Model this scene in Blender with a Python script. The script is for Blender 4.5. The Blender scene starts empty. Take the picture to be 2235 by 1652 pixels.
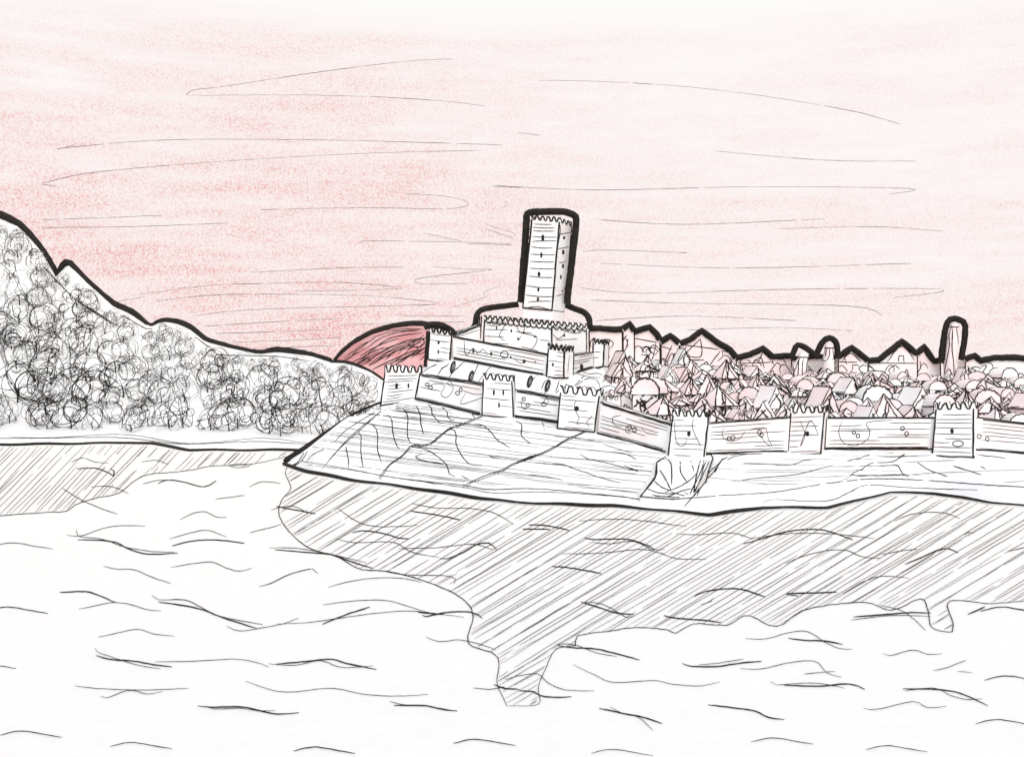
import bpy, math, random
import numpy as np
from mathutils import Vector
from mathutils.bvhtree import BVHTree
R = math.radians
rnd = random.Random(16)
C = bpy.context.scene.collection
sc = bpy.context.scene

# ---------------------------------------------------------------- camera, sky light, sun, exposure
F, CU, HV, CAMH = 2396.0, 1117.5, 800.0, 30.0      # focal length, centre column, horizon row (sketch pixels), eye height (m)
cam_d = bpy.data.cameras.new('camera'); cam = bpy.data.objects.new('camera', cam_d); C.objects.link(cam)
cam.location = (0, 0, CAMH); cam.rotation_euler = (R(90), 0, 0)
cam_d.sensor_fit = 'HORIZONTAL'; cam_d.sensor_width = 36.0
cam_d.lens = 36.0 * F / 2235.0
cam_d.shift_y = -26.0 / 2235.0
cam_d.clip_start = 0.5; cam_d.clip_end = 6000
sc.camera = cam

EXPO = 0.42
SUN_EL, SUN_AZ = 40, 170                            # soft high light from behind the viewer
w = bpy.data.worlds.new('World'); sc.world = w; w.use_nodes = True
nt = w.node_tree
sky = nt.nodes.new('ShaderNodeTexSky'); sky.sky_type = 'NISHITA'; sky.sun_disc = False
sky.sun_elevation = R(SUN_EL); sky.sun_rotation = R(SUN_AZ)
nt.nodes['Background'].inputs['Strength'].default_value = 0.15
nt.links.new(sky.outputs['Color'], nt.nodes['Background'].inputs['Color'])
sl = bpy.data.lights.new('sun', 'SUN'); sun = bpy.data.objects.new('sun', sl); C.objects.link(sun)
sl.energy = 1.5; sl.angle = R(50); sl.color = (1.0, 0.95, 0.88)
az = R(SUN_AZ)
sdir = Vector((math.sin(az) * math.cos(R(SUN_EL)), math.cos(az) * math.cos(R(SUN_EL)), math.sin(R(SUN_EL))))
sun.rotation_euler = sdir.to_track_quat('Z', 'Y').to_euler()
sun.location = sdir * 500
vs = sc.view_settings
vs.view_transform = 'Standard'; vs.look = 'None'; vs.exposure = EXPO; vs.gamma = 1.0; vs.use_curve_mapping = False

# ---------------------------------------------------------------- materials
def mat(name):
    m = bpy.data.materials.new(name); m.use_nodes = True
    return m, m.node_tree, m.node_tree.nodes['Principled BSDF']
def noise(nt, scale, detail, vec=None, rough=0.6):
    n = nt.nodes.new('ShaderNodeTexNoise'); n.inputs['Scale'].default_value = scale
    n.inputs['Detail'].default_value = detail; n.inputs['Roughness'].default_value = rough
    if vec is not None: nt.links.new(vec, n.inputs['Vector'])
    return n.outputs['Fac']
def ramp(nt, fac, stops):
    r = nt.nodes.new('ShaderNodeValToRGB'); nt.links.new(fac, r.inputs['Fac'])
    e = r.color_ramp.elements
    while len(e) < len(stops): e.new(0.5)
    for k, (p, c) in enumerate(stops):
        e[k].position = p; e[k].color = (*c, 1) if len(c) == 3 else c
    return r.outputs['Color']
def mathn(nt, op, a, b):
    n = nt.nodes.new('ShaderNodeMath'); n.operation = op
    for k, x in enumerate((a, b)):
        if isinstance(x, (int, float)): n.inputs[k].default_value = x
        else: nt.links.new(x, n.inputs[k])
    return n.outputs[0]
def mixc(nt, fac, a, b):
    n = nt.nodes.new('ShaderNodeMix'); n.data_type = 'RGBA'
    if isinstance(fac, (int, float)): n.inputs[0].default_value = fac
    else: nt.links.new(fac, n.inputs[0])
    for k, x in ((6, a), (7, b)):
        if isinstance(x, tuple): n.inputs[k].default_value = (*x, 1)
        else: nt.links.new(x, n.inputs[k])
    return n.outputs[2]

def paper(name, white=(0.815, 0.80, 0.77), pink=None, amount=0.0, scale=0.05, grain=2.2):
    m, nt, b = mat(name)
    g = nt.nodes.new('ShaderNodeNewGeometry').outputs['Position']
    f = noise(nt, grain, 4, g)
    col = ramp(nt, f, [(0.3, tuple(x * 0.965 for x in white)), (0.62, white)])
    if pink:
        mp = nt.nodes.new('ShaderNodeMapping'); nt.links.new(g, mp.inputs['Vector'])
        mp.inputs['Scale'].default_value = (0.8, 0.8, 1.7)
        patch = noise(nt, scale, 2, mp.outputs[0])
        tooth = noise(nt, 1.6, 6, mp.outputs[0], 0.75)
        lo = 0.62 - 0.3 * amount
        pf = ramp(nt, patch, [(lo, (0, 0, 0)), (lo + 0.16, (1, 1, 1))])
        tf = ramp(nt, tooth, [(0.36, (0.25,) * 3), (0.68, (1, 1, 1))])
        col = mixc(nt, mathn(nt, 'MULTIPLY', pf, tf), col, pink)
    nt.links.new(col, b.inputs['Base Color'])
    b.inputs['Roughness'].default_value = 0.85; b.inputs['Specular IOR Level'].default_value = 0.15
    return m
def ink(name, c=(0.013, 0.011, 0.009), rough=0.7):
    m, nt, b = mat(name)
    g = nt.nodes.new('ShaderNodeNewGeometry').outputs['Position']
    col = ramp(nt, noise(nt, 0.9, 3, g), [(0.35, c), (0.7, tuple(x * 1.9 for x in c))])
    nt.links.new(col, b.inputs['Base Color'])
    b.inputs['Roughness'].default_value = rough; b.inputs['Specular IOR Level'].default_value = 0.1
    return m
M_PAPER = paper('white_stone')
M_TINT = paper('white_stone_rosy', pink=(0.80, 0.64, 0.61), amount=0.42, scale=0.07)
M_LAND = paper('pale_ground')
M_LEAF = paper('pale_foliage', pink=(0.80, 0.62, 0.60), amount=0.12, scale=0.02)
M_CITY = paper('rosy_plaster', pink=(0.81, 0.57, 0.555), amount=0.76, scale=0.035)
M_RED = paper('red_rock', white=(0.58, 0.33, 0.32), pink=(0.42, 0.13, 0.132), amount=0.7, scale=0.05, grain=0.6)
M_WATER = paper('pale_water', white=(0.84, 0.81, 0.75), grain=0.5)
M_WATER.node_tree.nodes['Principled BSDF'].inputs['Roughness'].default_value = 0.6
M_INK = ink('black_ink')
M_FAINT = ink('faint_ink', (0.07, 0.055, 0.05))
M_THIN = ink('fine_ink', (0.022, 0.019, 0.016))

# sky: light given off by the dome, crayon-like rose streaks fading to white overhead
M_SKY = bpy.data.materials.new('rose_sky'); M_SKY.use_nodes = True
nt = M_SKY.node_tree; nt.nodes.clear()
out = nt.nodes.new('ShaderNodeOutputMaterial'); em = nt.nodes.new('ShaderNodeEmission')
nt.links.new(em.outputs[0], out.inputs[0])
pos = nt.nodes.new('ShaderNodeNewGeometry').outputs['Position']
mp = nt.nodes.new('ShaderNodeMapping'); nt.links.new(pos, mp.inputs['Vector'])
mp.inputs['Scale'].default_value = (0.0012, 0.0012, 0.0042)
big = noise(nt, 3.0, 3, mp.outputs[0], 0.55)
mp2 = nt.nodes.new('ShaderNodeMapping'); nt.links.new(pos, mp2.inputs['Vector'])
mp2.inputs['Scale'].default_value = (0.009, 0.009, 0.075); mp2.inputs['Rotation'].default_value = (0, R(3), 0)
streak = noise(nt, 1.0, 5, mp2.outputs[0], 0.62)
mp3 = nt.nodes.new('ShaderNodeMapping'); nt.links.new(pos, mp3.inputs['Vector'])
mp3.inputs['Scale'].default_value = (0.48, 0.48, 0.62)
tooth = noise(nt, 1.0, 3, mp3.outputs[0], 0.8)
sx = nt.nodes.new('ShaderNodeSeparateXYZ'); nt.links.new(pos, sx.inputs[0])
hgt = nt.nodes.new('ShaderNodeMapRange'); nt.links.new(sx.outputs['Z'], hgt.inputs[0])
hgt.inputs[1].default_value = 20; hgt.inputs[2].default_value = 405; hgt.inputs[3].default_value = 0.0; hgt.inputs[4].default_value = 1.0
hcol = ramp(nt, hgt.outputs[0], [(0.0, (0.80,) * 3), (0.45, (0.70,) * 3), (0.70, (0.58,) * 3), (0.86, (0.46,) * 3), (0.97, (0.0,) * 3)])
lr = nt.nodes.new('ShaderNodeMapRange'); nt.links.new(sx.outputs['X'], lr.inputs[0])
lr.inputs[1].default_value = -150; lr.inputs[2].default_value = 170; lr.inputs[3].default_value = 1.0; lr.inputs[4].default_value = 0.62
dens = mathn(nt, 'MULTIPLY', hcol, lr.outputs[0])
mod = mathn(nt, 'ADD', mathn(nt, 'MULTIPLY', big, 1.05), mathn(nt, 'MULTIPLY', streak, 1.5))
dens = mathn(nt, 'MULTIPLY', dens, mathn(nt, 'SUBTRACT', mod, 0.46))
wash = mixc(nt, mathn(nt, 'MINIMUM', mathn(nt, 'MULTIPLY', dens, 1.05), 1.0), (0.985, 0.98, 0.97), (0.965, 0.80, 0.778))
tf = ramp(nt, tooth, [(0.47, (0,) * 3), (0.60, (1,) * 3)])
fleck = mathn(nt, 'MINIMUM', mathn(nt, 'MULTIPLY', mathn(nt, 'MULTIPLY', dens, dens), mathn(nt, 'MULTIPLY', tf, 1.5)), 0.92)
nt.links.new(mixc(nt, fleck, wash, (0.80, 0.32, 0.325)), em.inputs['Color'])
em.inputs['Strength'].default_value = 1.0 / 2 ** EXPO

# ---------------------------------------------------------------- helpers
def at(u, v, Y):                                    # a sketch pixel at a distance becomes a point of the place
    return Vector(((u - CU) / F * Y, Y, CAMH + (HV - v) / F * Y))
def zoomed(k, pts):
    a, b, s = {1: (803, 669.2, .2695), 2: (1338.4, 669.2, .3892), 3: (66.9, 501.9, .3593), 4: (568.8, 836.5, .2695),
               5: (1070.7, 435, .1823), 6: (66.9, 936.9, .4791), 7: (1070.7, 1003.8, .521), 8: (66.9, 87, .4791)}[k]
    return [(a + s * x, b + s * y) for x, y in pts]
def lerp_line(line, u):
    for (u0, v0), (u1, v1) in zip(line, line[1:]):
        if u <= u1: return v0 + (v1 - v0) * max(0, (u - u0)) / (u1 - u0)
    return line[-1][1]

class MB:
    def __init__(s): s.v = []; s.f = []; s.m = []
    def face(s, pts, m=0):
        n = len(s.v); s.v += [Vector(p) for p in pts]; s.f.append(tuple(range(n, n + len(pts)))); s.m.append(m)
    def prism(s, bot, top, m=0, cap=True):          # rings in the same order, counter-clockwise seen from above
        n = len(bot); k = len(s.v); s.v += [Vector(p) for p in bot] + [Vector(p) for p in top]
        for i in range(n):
            j = (i + 1) % n
            s.f += [(k + i, k + j, k + n + j), (k + i, k + n + j, k + n + i)]; s.m += [m, m]
        if cap:
            s.f.append(tuple(range(k + n, k + 2 * n))); s.m.append(m)
            s.f.append(tuple(range(k + n - 1, k - 1, -1))); s.m.append(m)
    def tube(s, pts, r, m=1, sides=5, closed=False):
        n = len(pts)
        if n < 2: return
        pts = [Vector(p) for p in pts]
        rs = r if isinstance(r, (list, tuple)) else [r] * n
        k0 = len(s.v); nrm = None
        for i in range(n):
            if closed: t = pts[(i + 1) % n] - pts[i - 1]
            else: t = pts[min(i + 1, n - 1)] - pts[max(i - 1, 0)]
            if t.length < 1e-9: t = Vector((1, 0, 0))
            t.normalize()
            if nrm is None:
                nrm = t.cross(Vector((0, 0, 1)))
                if nrm.length < 0.1: nrm = t.cross(Vector((0, 1, 0)))
            nrm = nrm - t * nrm.dot(t)
            if nrm.length < 1e-6: nrm = t.orthogonal()
            nrm.normalize(); bn = t.cross(nrm)
            for a in range(sides):
                th = 2 * math.pi * a / sides
                s.v.append(pts[i] + (nrm * math.cos(th) + bn * math.sin(th)) * rs[i])
        for i in range(n if closed else n - 1):
            j = (i + 1) % n
            for a in range(sides):
                b = (a + 1) % sides
                s.f.append((k0 + i * sides + a, k0 + i * sides + b, k0 + j * sides + b, k0 + j * sides + a)); s.m.append(m)
        if not closed:
            s.f.append(tuple(k0 + a for a in reversed(range(sides)))); s.m.append(m)
            s.f.append(tuple(k0 + (n - 1) * sides + a for a in range(sides))); s.m.append(m)
    def bvh(s): return BVHTree.FromPolygons(s.v, s.f)
    def build(s, name, mats, parent=None, smooth=False):
        o0 = parent_world(parent) if parent else Vector((0, 0, 0))
        me = bpy.data.meshes.new(name)
        me.from_pydata([tuple(p - o0) for p in s.v], [], s.f)
        for mm in mats: me.materials.append(mm)
        me.polygons.foreach_set('material_index', s.m)
        if smooth: me.polygons.foreach_set('use_smooth', [True] * len(s.f))
        me.update()
        o = bpy.data.objects.new(name, me); C.objects.link(o)
        if parent: o.parent = parent
        return o
def parent_world(o):
    p = Vector((0, 0, 0))
    while o is not None: p += Vector(o.location); o = o.parent
    return p
def thing(name, label, cat, loc=(0, 0, 0), group=None):
    o = bpy.data.objects.new(name, None); C.objects.link(o); o.location = loc
    o['label'] = label; o['category'] = cat; o['kind'] = 'thing'
    if group: o['group'] = group
    return o
def structure(o): o['kind'] = 'structure'; return o

def smooth_px(pts, step=6.0, wob=0.45):
    if len(pts) == 2: pts = [pts[0], ((pts[0][0] + pts[1][0]) / 2, (pts[0][1] + pts[1][1]) / 2), pts[1]]
    P = [pts[0]] + list(pts) + [pts[-1]]; o = []
    for i in range(1, len(P) - 2):
        p0, p1, p2, p3 = P[i - 1], P[i], P[i + 1], P[i + 2]
        n = max(1, int(math.hypot(p2[0] - p1[0], p2[1] - p1[1]) / step))
        for k in range(n):
            t = k / n
            o.append(tuple(0.5 * (2 * p1[c] + (p2[c] - p0[c]) * t + (2 * p0[c] - 5 * p1[c] + 4 * p2[c] - p3[c]) * t * t
                                  + (3 * p1[c] - p0[c] - 3 * p2[c] + p3[c]) * t ** 3) for c in (0, 1)))
    o.append(tuple(pts[-1]))
    return [(x + rnd.uniform(-wob, wob), y + rnd.uniform(-wob, wob)) for x, y in o]
EYE = Vector((0, 0, CAMH))
def on_water(u, v):
    if v <= HV + 20: return None
    p = at(u, v, CAMH * F / (v - HV)); return (EYE.lerp(p, 0.9965), )
SKY_R = 1150.0
def on_sky(u, v):
    d = Vector(((u - CU) / F, 1, (HV - v) / F)).normalized(); o = EYE
    b = o.dot(d); c = o.dot(o) - (SKY_R - 1.0) ** 2
    return (o + d * (-b + math.sqrt(b * b - c)), )
def on_mesh(bvh, lift=0.03):
    def f(u, v):
        d = Vector(((u - CU) / F, 1, (HV - v) / F)).normalized()
        h = bvh.ray_cast(EYE, d)
        return (h[0] - d * lift, ) if h[0] is not None else None
    return f
def stroke(mb, hit, pts, px, m=1, step=6.0, wob=0.45, taper=True, sides=4, smooth=True):
    """an ink line of about px sketch pixels that lies on the surface"""
    q = smooth_px(pts, step, wob) if smooth else pts
    runs = [[]]
    for u, v in q:
        h = hit(u, v)
        if h is None or (runs[-1] and abs(h[0].y - runs[-1][-1].y) > 0.12 * h[0].y):
            if runs[-1]: runs.append([])
            if h is None: continue
        runs[-1].append(h[0])
    for run in runs:
        n = len(run)
        if n < 2: continue
        rr = []
        for i, p in enumerate(run):
            k = 1.0
            if taper:
                e = min(i, n - 1 - i) / max(1, n - 1)
                k = 0.55 + 0.45 * min(1, e * 6)
            rr.append(px * 0.5 * p.y / F * k * rnd.uniform(0.85, 1.12))
        mb.tube(run, rr, m, sides)

# ---------------------------------------------------------------- setting: sky, water
mb = MB(); NA, NE = 64, 30
for j in range(NE + 1):
    for i in range(NA + 1):
        a = R(-82 + 164 * i / NA); e = R(-4 + 76 * j / NE)
        mb.v.append(Vector((SKY_R * math.sin(a) * math.cos(e), SKY_R * math.cos(a) * math.cos(e), SKY_R * math.sin(e))))
for j in range(NE):
    for i in range(NA):
        k = j * (NA + 1) + i; mb.f.append((k, k + NA + 1, k + NA + 2, k + 1)); mb.m.append(0)
def faint(pts):                                      # a dry, skipping pen line high in the air
    q = smooth_px(pts, 7, .35); i = 0
    while i < len(q) - 1:
        j = min(len(q) - 1, i + rnd.randint(6, 30)); px = rnd.uniform(.7, 1.3)
        stroke(mb, on_sky, q[i:j + 1], px, 1, smooth=False)
        i = j + (rnd.randint(0, 1) if rnd.random() < .6 else 0)
def sky8(*pts): faint(zoomed(8, pts))
def sky(*pts): faint(pts)
sky8((1930, 88), (1700, 100), (1300, 150), (900, 210), (730, 232), (712, 248), (760, 254), (1200, 252), (1600, 262), (1900, 282), (2070, 302))
sky8((120, 500), (200, 480)); sky8((118, 497), (400, 470), (700, 455), (1100, 455), (1500, 460), (2150, 480))
sky8((50, 655), (250, 610), (600, 575), (1100, 540), (1600, 515), (2050, 505)); sky8((50, 658), (120, 668))
sky8((50, 820), (300, 812), (600, 800)); sky8((50, 856), (500, 850), (900, 835))
sky8((1050, 775), (1500, 765), (1900, 770), (1995, 745), (1900, 715), (1700, 700))
sky8((2105, 668), (2235, 674)); sky8((2160, 735), (2170, 750), (2155, 765))
sky8((2070, 835), (2100, 850), (2200, 880), (2205, 892)); sky8((1790, 880), (1900, 905), (1965, 918), (1900, 920), (1500, 915)); sky8((1985, 928), (2195, 935))
sky8((1830, 1035), (2000, 1045), (2100, 1048), (1900, 1070), (1780, 1085), (1750, 1098), (1790, 1112), (2000, 1110))
sky8((500, 1160), (800, 1120), (1060, 1110), (1400, 1105), (1690, 1130), (1500, 1140), (1200, 1145))
sky8((570, 1190), (900, 1160), (1500, 1165), (1800, 1190), (1850, 1200), (1760, 1215)); sky8((2140, 1120), (2060, 1155), (2080, 1170), (1920, 1218))
sky8((740, 1258), (1000, 1230), (1500, 1215), (1850, 1205)); sky8((790, 1305), (1100, 1285), (1400, 1270)); sky8((840, 1338), (1100, 1330), (1350, 1320))
sky8((1410, 1297), (1700, 1290), (1980, 1285)); sky8((1680, 1258), (1970, 1258)); sky8((920, 1378), (1200, 1368), (1420, 1355)); sky8((1060, 1405), (1390, 1392))
sky8((385, 1195), (520, 1170)); sky8((1000, 1060), (1400, 1040), (1700, 1035))
sky((1175, 176), (1300, 178), (1500, 190), (1700, 215), (1870, 245), (1965, 272))
sky((1270, 550), (1330, 546), (1500, 552)); sky((1265, 628), (1400, 640), (1700, 632), (2000, 630), (2058, 636), (1950, 650)); sky((1290, 655), (1500, 662), (1850, 668), (1925, 688))
sky((1078, 405), (1300, 415), (1650, 408), (1985, 412), (1940, 424)); sky((1130, 290), (1180, 296))
sky((1300, 700), (1500, 690), (1740, 700)); sky((1310, 575), (1600, 585), (1990, 575)); sky((1700, 500), (1900, 495), (2060, 505))
sky((1560, 330), (1800, 350), (2000, 352)); sky((1310, 480), (1500, 490), (1800, 478)); sky((1500, 720), (1700, 715), (1860, 722)); sky((1120, 520), (1060, 500)); sky((1010, 528), (1115, 532))
structure(mb.build('sky', [M_SKY, M_FAINT]))

SHORE = zoomed(4, [(185, 650), (370, 710), (700, 775), (1050, 820), (1300, 855), (1800, 930), (2050, 960), (2235, 970)]) + \
        zoomed(2, [(0, 1115), (270, 1140), (540, 1165), (840, 1125), (1200, 1125), (1330, 1095), (1550, 1040), (1800, 1045), (2110, 1095)]) + [(2300, 1110), (2600, 1140), (3000, 1165)]
BANK = zoomed(4, [(335, 630), (700, 690), (1000, 750), (1300, 790), (1640, 825), (1850, 860), (2235, 855)]) + \
       zoomed(2, [(0, 1060), (230, 1085), (600, 1060), (900, 1040), (1250, 985), (1550, 965), (2110, 1000)]) + [(2300, 1068), (2600, 1095), (3000, 1120)]
FSHORE = [(-900, 975), (-300, 974), (0, 970)] + zoomed(3, [(60, 1300), (600, 1290), (740, 1297), (960, 1335), (1250, 1335), (1650, 1335)]) + [(760, 979), (960, 976)]
FBANK = [(-900, 958), (-300, 958), (0, 957)] + zoomed(3, [(75, 1265), (540, 1262), (920, 1300), (1360, 1285), (1680, 1300)]) + [(760, 965), (960, 962)]

mb = MB()
xs = [-1500, -700, -350, -120, 0, 120, 350, 700, 1500]; ys = [-400, -100, 40, 120, 220, 340, 500, 800, 1200]
for y in ys:
    for x in xs: mb.v.append(Vector((x, y, 0)))
for j in range(8):
    for i in range(8): k = j * 9 + i; mb.f.append((k, k + 1, k + 10, k + 9)); mb.m.append(0)
def w6(px, *pts): stroke(mb, on_water, zoomed(6, pts), px, 1, step=9, wob=0.4)
def w7(px, *pts): stroke(mb, on_water, zoomed(7, pts), px, 1, step=9, wob=0.4)
T, K = 1.7, 3.2
for a in [
    (T, (185, 150), (235, 130), (300, 150), (355, 152)), (K, (210, 180), (300, 178), (360, 200), (378, 212), (380, 190), (365, 180)), (T, (505, 148), (560, 140), (600, 148), (628, 160)),
    (T, (145, 268), (230, 320), (310, 355), (395, 385)), (T, (275, 262), (330, 258), (390, 265), (445, 292)), (T, (510, 248), (580, 232), (640, 232)),
    (K, (580, 246), (620, 232), (690, 238), (790, 262), (845, 232)), (T, (995, 262), (1040, 242), (1080, 238), (1138, 246)), (T, (842, 318), (975, 300)),
    (T, (905, 163), (960, 158), (1010, 162)), (T, (905, 168), (950, 175), (1000, 166)), (T, (682, 412), (730, 385), (795, 375), (850, 400), (893, 399)),
    (T, (165, 480), (230, 484), (330, 450), (420, 438), (522, 440)), (T, (207, 458), (215, 485), (330, 500), (430, 535), (560, 556), (655, 558)),
    (K, (215, 503), (300, 504), (390, 515), (450, 545), (540, 568), (668, 562)), (T, (633, 498), (730, 470), (810, 460), (893, 490)), (K, (645, 530), (740, 508), (850, 504), (973, 518)),
    (T, (997, 470), (1080, 450), (1140, 432)), (T, (1085, 540), (1200, 540), (1330, 560), (1440, 585), (1530, 606)), (K, (1113, 548), (1240, 558), (1370, 570), (1450, 598), (1558, 632)),
    (T, (332, 622), (400, 636), (470, 638), (560, 675), (640, 700)), (T, (640, 628), (740, 610), (830, 604), (890, 630), (950, 645), (1008, 632)), (T + .4, (1042, 714), (1090, 702), (1190, 655), (1285, 635), (1308, 655)),
    (K, (133, 741), (250, 738), (310, 755), (385, 787)), (T, (220, 818), (290, 803), (370, 788), (450, 795), (530, 820), (595, 826)), (T + .4, (552, 754), (580, 775), (700, 776), (780, 810), (860, 850), (1058, 888)),
    (K, (582, 785), (690, 800), (790, 822), (880, 858), (1030, 905)), (T, (892, 893), (950, 917), (1040, 905), (1150, 884), (1222, 858)), (T, (1120, 885), (1250, 880), (1400, 860), (1560, 838), (1720, 826), (1880, 842), (1975, 855)),
    (K, (1330, 886), (1430, 845), (1545, 808)), (T, (1330, 798), (1480, 780), (1620, 778), (1720, 805), (1800, 830)), (T, (1355, 718), (1450, 692), (1560, 678), (1680, 676), (1780, 695)),
    (K, (1785, 845), (1800, 852), (1900, 832), (2010, 832), (2058, 858)), (K, (1765, 832), (1880, 842)), (T, (307, 946), (400, 925), (490, 909), (560, 930), (655, 940)),
    (T, (292, 997), (310, 1015), (400, 1045), (500, 1075), (592, 1088)), (K, (298, 1028), (360, 1046), (470, 1054), (560, 1070), (645, 1080)), (T, (565, 1058), (750, 1054), (920, 1045), (1010, 1055), (1085, 1080)),
    (K, (1118, 1068), (1250, 1056), (1370, 1045), (1440, 1065), (1575, 1092)), (T, (1085, 1066), (1200, 1073), (1320, 1052), (1420, 1083), (1560, 1075)), (T, (1800, 943), (1860, 965), (1950, 958), (2040, 975), (2120, 1003)),
    (T, (200, 1166), (300, 1178), (500, 1185), (720, 1178)), (T, (317, 1213), (345, 1222), (450, 1186), (530, 1203), (600, 1192)), (T, (980, 1145), (1080, 1180), (1180, 1195), (1370, 1178), (1520, 1205), (1680, 1213), (1810, 1205)),
    (K, (760, 1258), (830, 1264), (960, 1262), (1060, 1283), (1130, 1295), (1222, 1288)), (T, (800, 1258), (840, 1272), (950, 1268), (1040, 1280), (1115, 1278)), (T, (1635, 1237), (1700, 1252), (1800, 1258)), (K, (1655, 1256), (1800, 1257), (1870, 1272), (1943, 1281)),
    (T, (2015, 1176), (2090, 1182), (2160, 1170)), (K, (2110, 1160), (2160, 1178), (2225, 1182)),
    (K, (1120, 350), (1200, 366), (1297, 384)), (T, (1095, 368), (1120, 358), (1200, 350), (1260, 380)), (T, (1400, 358), (1480, 415), (1560, 440), (1680, 442), (1765, 436)), (K, (1730, 372), (1840, 388), (1960, 412)),
    (T, (1735, 336), (1850, 358), (2000, 360), (2110, 380), (2200, 432)), (K, (1465, 470), (1500, 462), (1590, 470), (1680, 495), (1722, 497)), (T, (1390, 498), (1480, 515), (1650, 514), (1740, 560), (1860, 582)),
    (K, (1863, 588), (1900, 588), (1980, 555), (2030, 525), (2090, 517), (2122, 545)), (T, (1675, 542), (1850, 538), (2010, 522), (2110, 548)), (T, (1620, 648), (1720, 662), (1880, 665), (1935, 680), (1930, 700))]:
    w6(*a)
for a in [
    (K, (160, 271), (240, 276), (330, 294)), (K, (133, 289), (250, 290)), (K, (395, 326), (440, 333), (560, 331), (640, 350), (690, 374)), (T, (425, 345), (500, 350), (600, 340), (680, 375), (730, 372)), (T, (370, 255), (480, 248), (600, 250), (820, 278)),
    (T, (778, 308), (880, 312), (1010, 305), (1100, 330)), (K, (1060, 350), (1140, 328), (1250, 298), (1360, 290), (1440, 305), (1518, 334)), (T, (1090, 330), (1240, 308), (1420, 308), (1610, 328)), (T, (1690, 255), (1760, 228), (1850, 218), (1920, 225), (1965, 245)),
    (T, (1237, 432), (1300, 405), (1400, 380), (1490, 377), (1560, 405), (1635, 410)), (K, (1737, 436), (1800, 410), (1880, 375), (1920, 371), (1958, 388)), (T, (1985, 312), (2000, 302), (2030, 304)), (K, (258, 445), (340, 452), (463, 474)), (T, (300, 392), (450, 390), (620, 374), (700, 385), (780, 412), (905, 414)),
    (K, (855, 568), (900, 550), (1000, 537), (1070, 545), (1150, 572)), (T, (930, 575), (925, 590), (880, 605)), (K, (1240, 558), (1350, 556), (1452, 552)), (K, (1240, 562), (1290, 568)), (T, (1475, 560), (1560, 510), (1640, 486), (1755, 494)),
    (K, (378, 593), (450, 615), (530, 640), (600, 645)), (T, (385, 595), (460, 600), (540, 640), (570, 658), (608, 648)), (K, (725, 650), (780, 662), (870, 668), (967, 679)), (K, (1520, 656), (1640, 647), (1760, 638), (1845, 640)), (T, (1510, 670), (1650, 652), (1760, 650), (1845, 655)), (T, (1630, 608), (1720, 628), (1780, 670), (1822, 712)),
    (K, (2000, 645), (2040, 628), (2072, 612)), (K, (282, 774), (330, 784), (440, 790), (520, 808), (625, 836)), (T, (275, 770), (350, 772), (440, 805), (530, 822)), (T, (1068, 746), (1150, 748), (1250, 722), (1330, 718), (1400, 760), (1460, 788), (1515, 791)), (K, (1248, 745), (1320, 754), (1400, 757), (1475, 771)),
    (K, (803, 850), (840, 862), (940, 864), (1040, 850), (1135, 841)), (T, (870, 857), (960, 848), (1060, 832)), (T, (1047, 872), (1130, 874), (1250, 848), (1360, 842), (1410, 890), (1470, 908)), (T, (1313, 895), (1445, 883)), (T, (1642, 808), (1670, 818), (1770, 795), (1830, 812), (1893, 811)),
    (T, (345, 855), (430, 895), (520, 930), (680, 922), (770, 938), (870, 945), (960, 928)), (T, (1855, 880), (1900, 872), (1992, 837)), (T, (1957, 883), (2015, 889)), (T, (1172, 926), (1200, 940), (1340, 932), (1430, 942), (1483, 954)), (K, (1230, 942), (1380, 945), (1500, 936), (1568, 958)),
    (K, (1727, 957), (1850, 958), (1940, 968), (2010, 992), (2083, 1027)), (T, (1735, 965), (1860, 954), (1930, 985), (1990, 1000), (2060, 998)), (T, (1563, 1038), (1620, 1042), (1770, 1010), (1830, 1035), (1910, 1030)), (K, (912, 1024), (1020, 1036), (1110, 1050), (1165, 1076), (1232, 1086)),
    (K, (455, 1038), (560, 1060), (640, 1076), (720, 1102)), (T, (500, 1030), (550, 1058), (620, 1075), (680, 1130)), (K, (120, 965), (180, 968), (210, 985), (260, 992), (340, 990)), (T, (60, 918), (130, 900), (200, 895), (240, 930), (310, 960), (435, 966)), (T, (1640, 395), (1720, 380), (1790, 372))]:
    w7(*a)
# dashes beyond the sketch's edge lines carry on over the same water
for u, v in ((40, 1190), (30, 1330), (-40, 1450), (60, 1600), (300, 1625), (700, 1635), (1050, 1618), (1350, 1640), (1700, 1615), (1950, 1632), (2200, 1330), (2210, 1480), (2190, 1575), (2260, 1200)):
    stroke(mb, on_water, [(u - 60, v + 3), (u - 15, v - 6), (u + 40, v + 2), (u + 75, v + 8)], T + rnd.random(), 1, 9)
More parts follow.
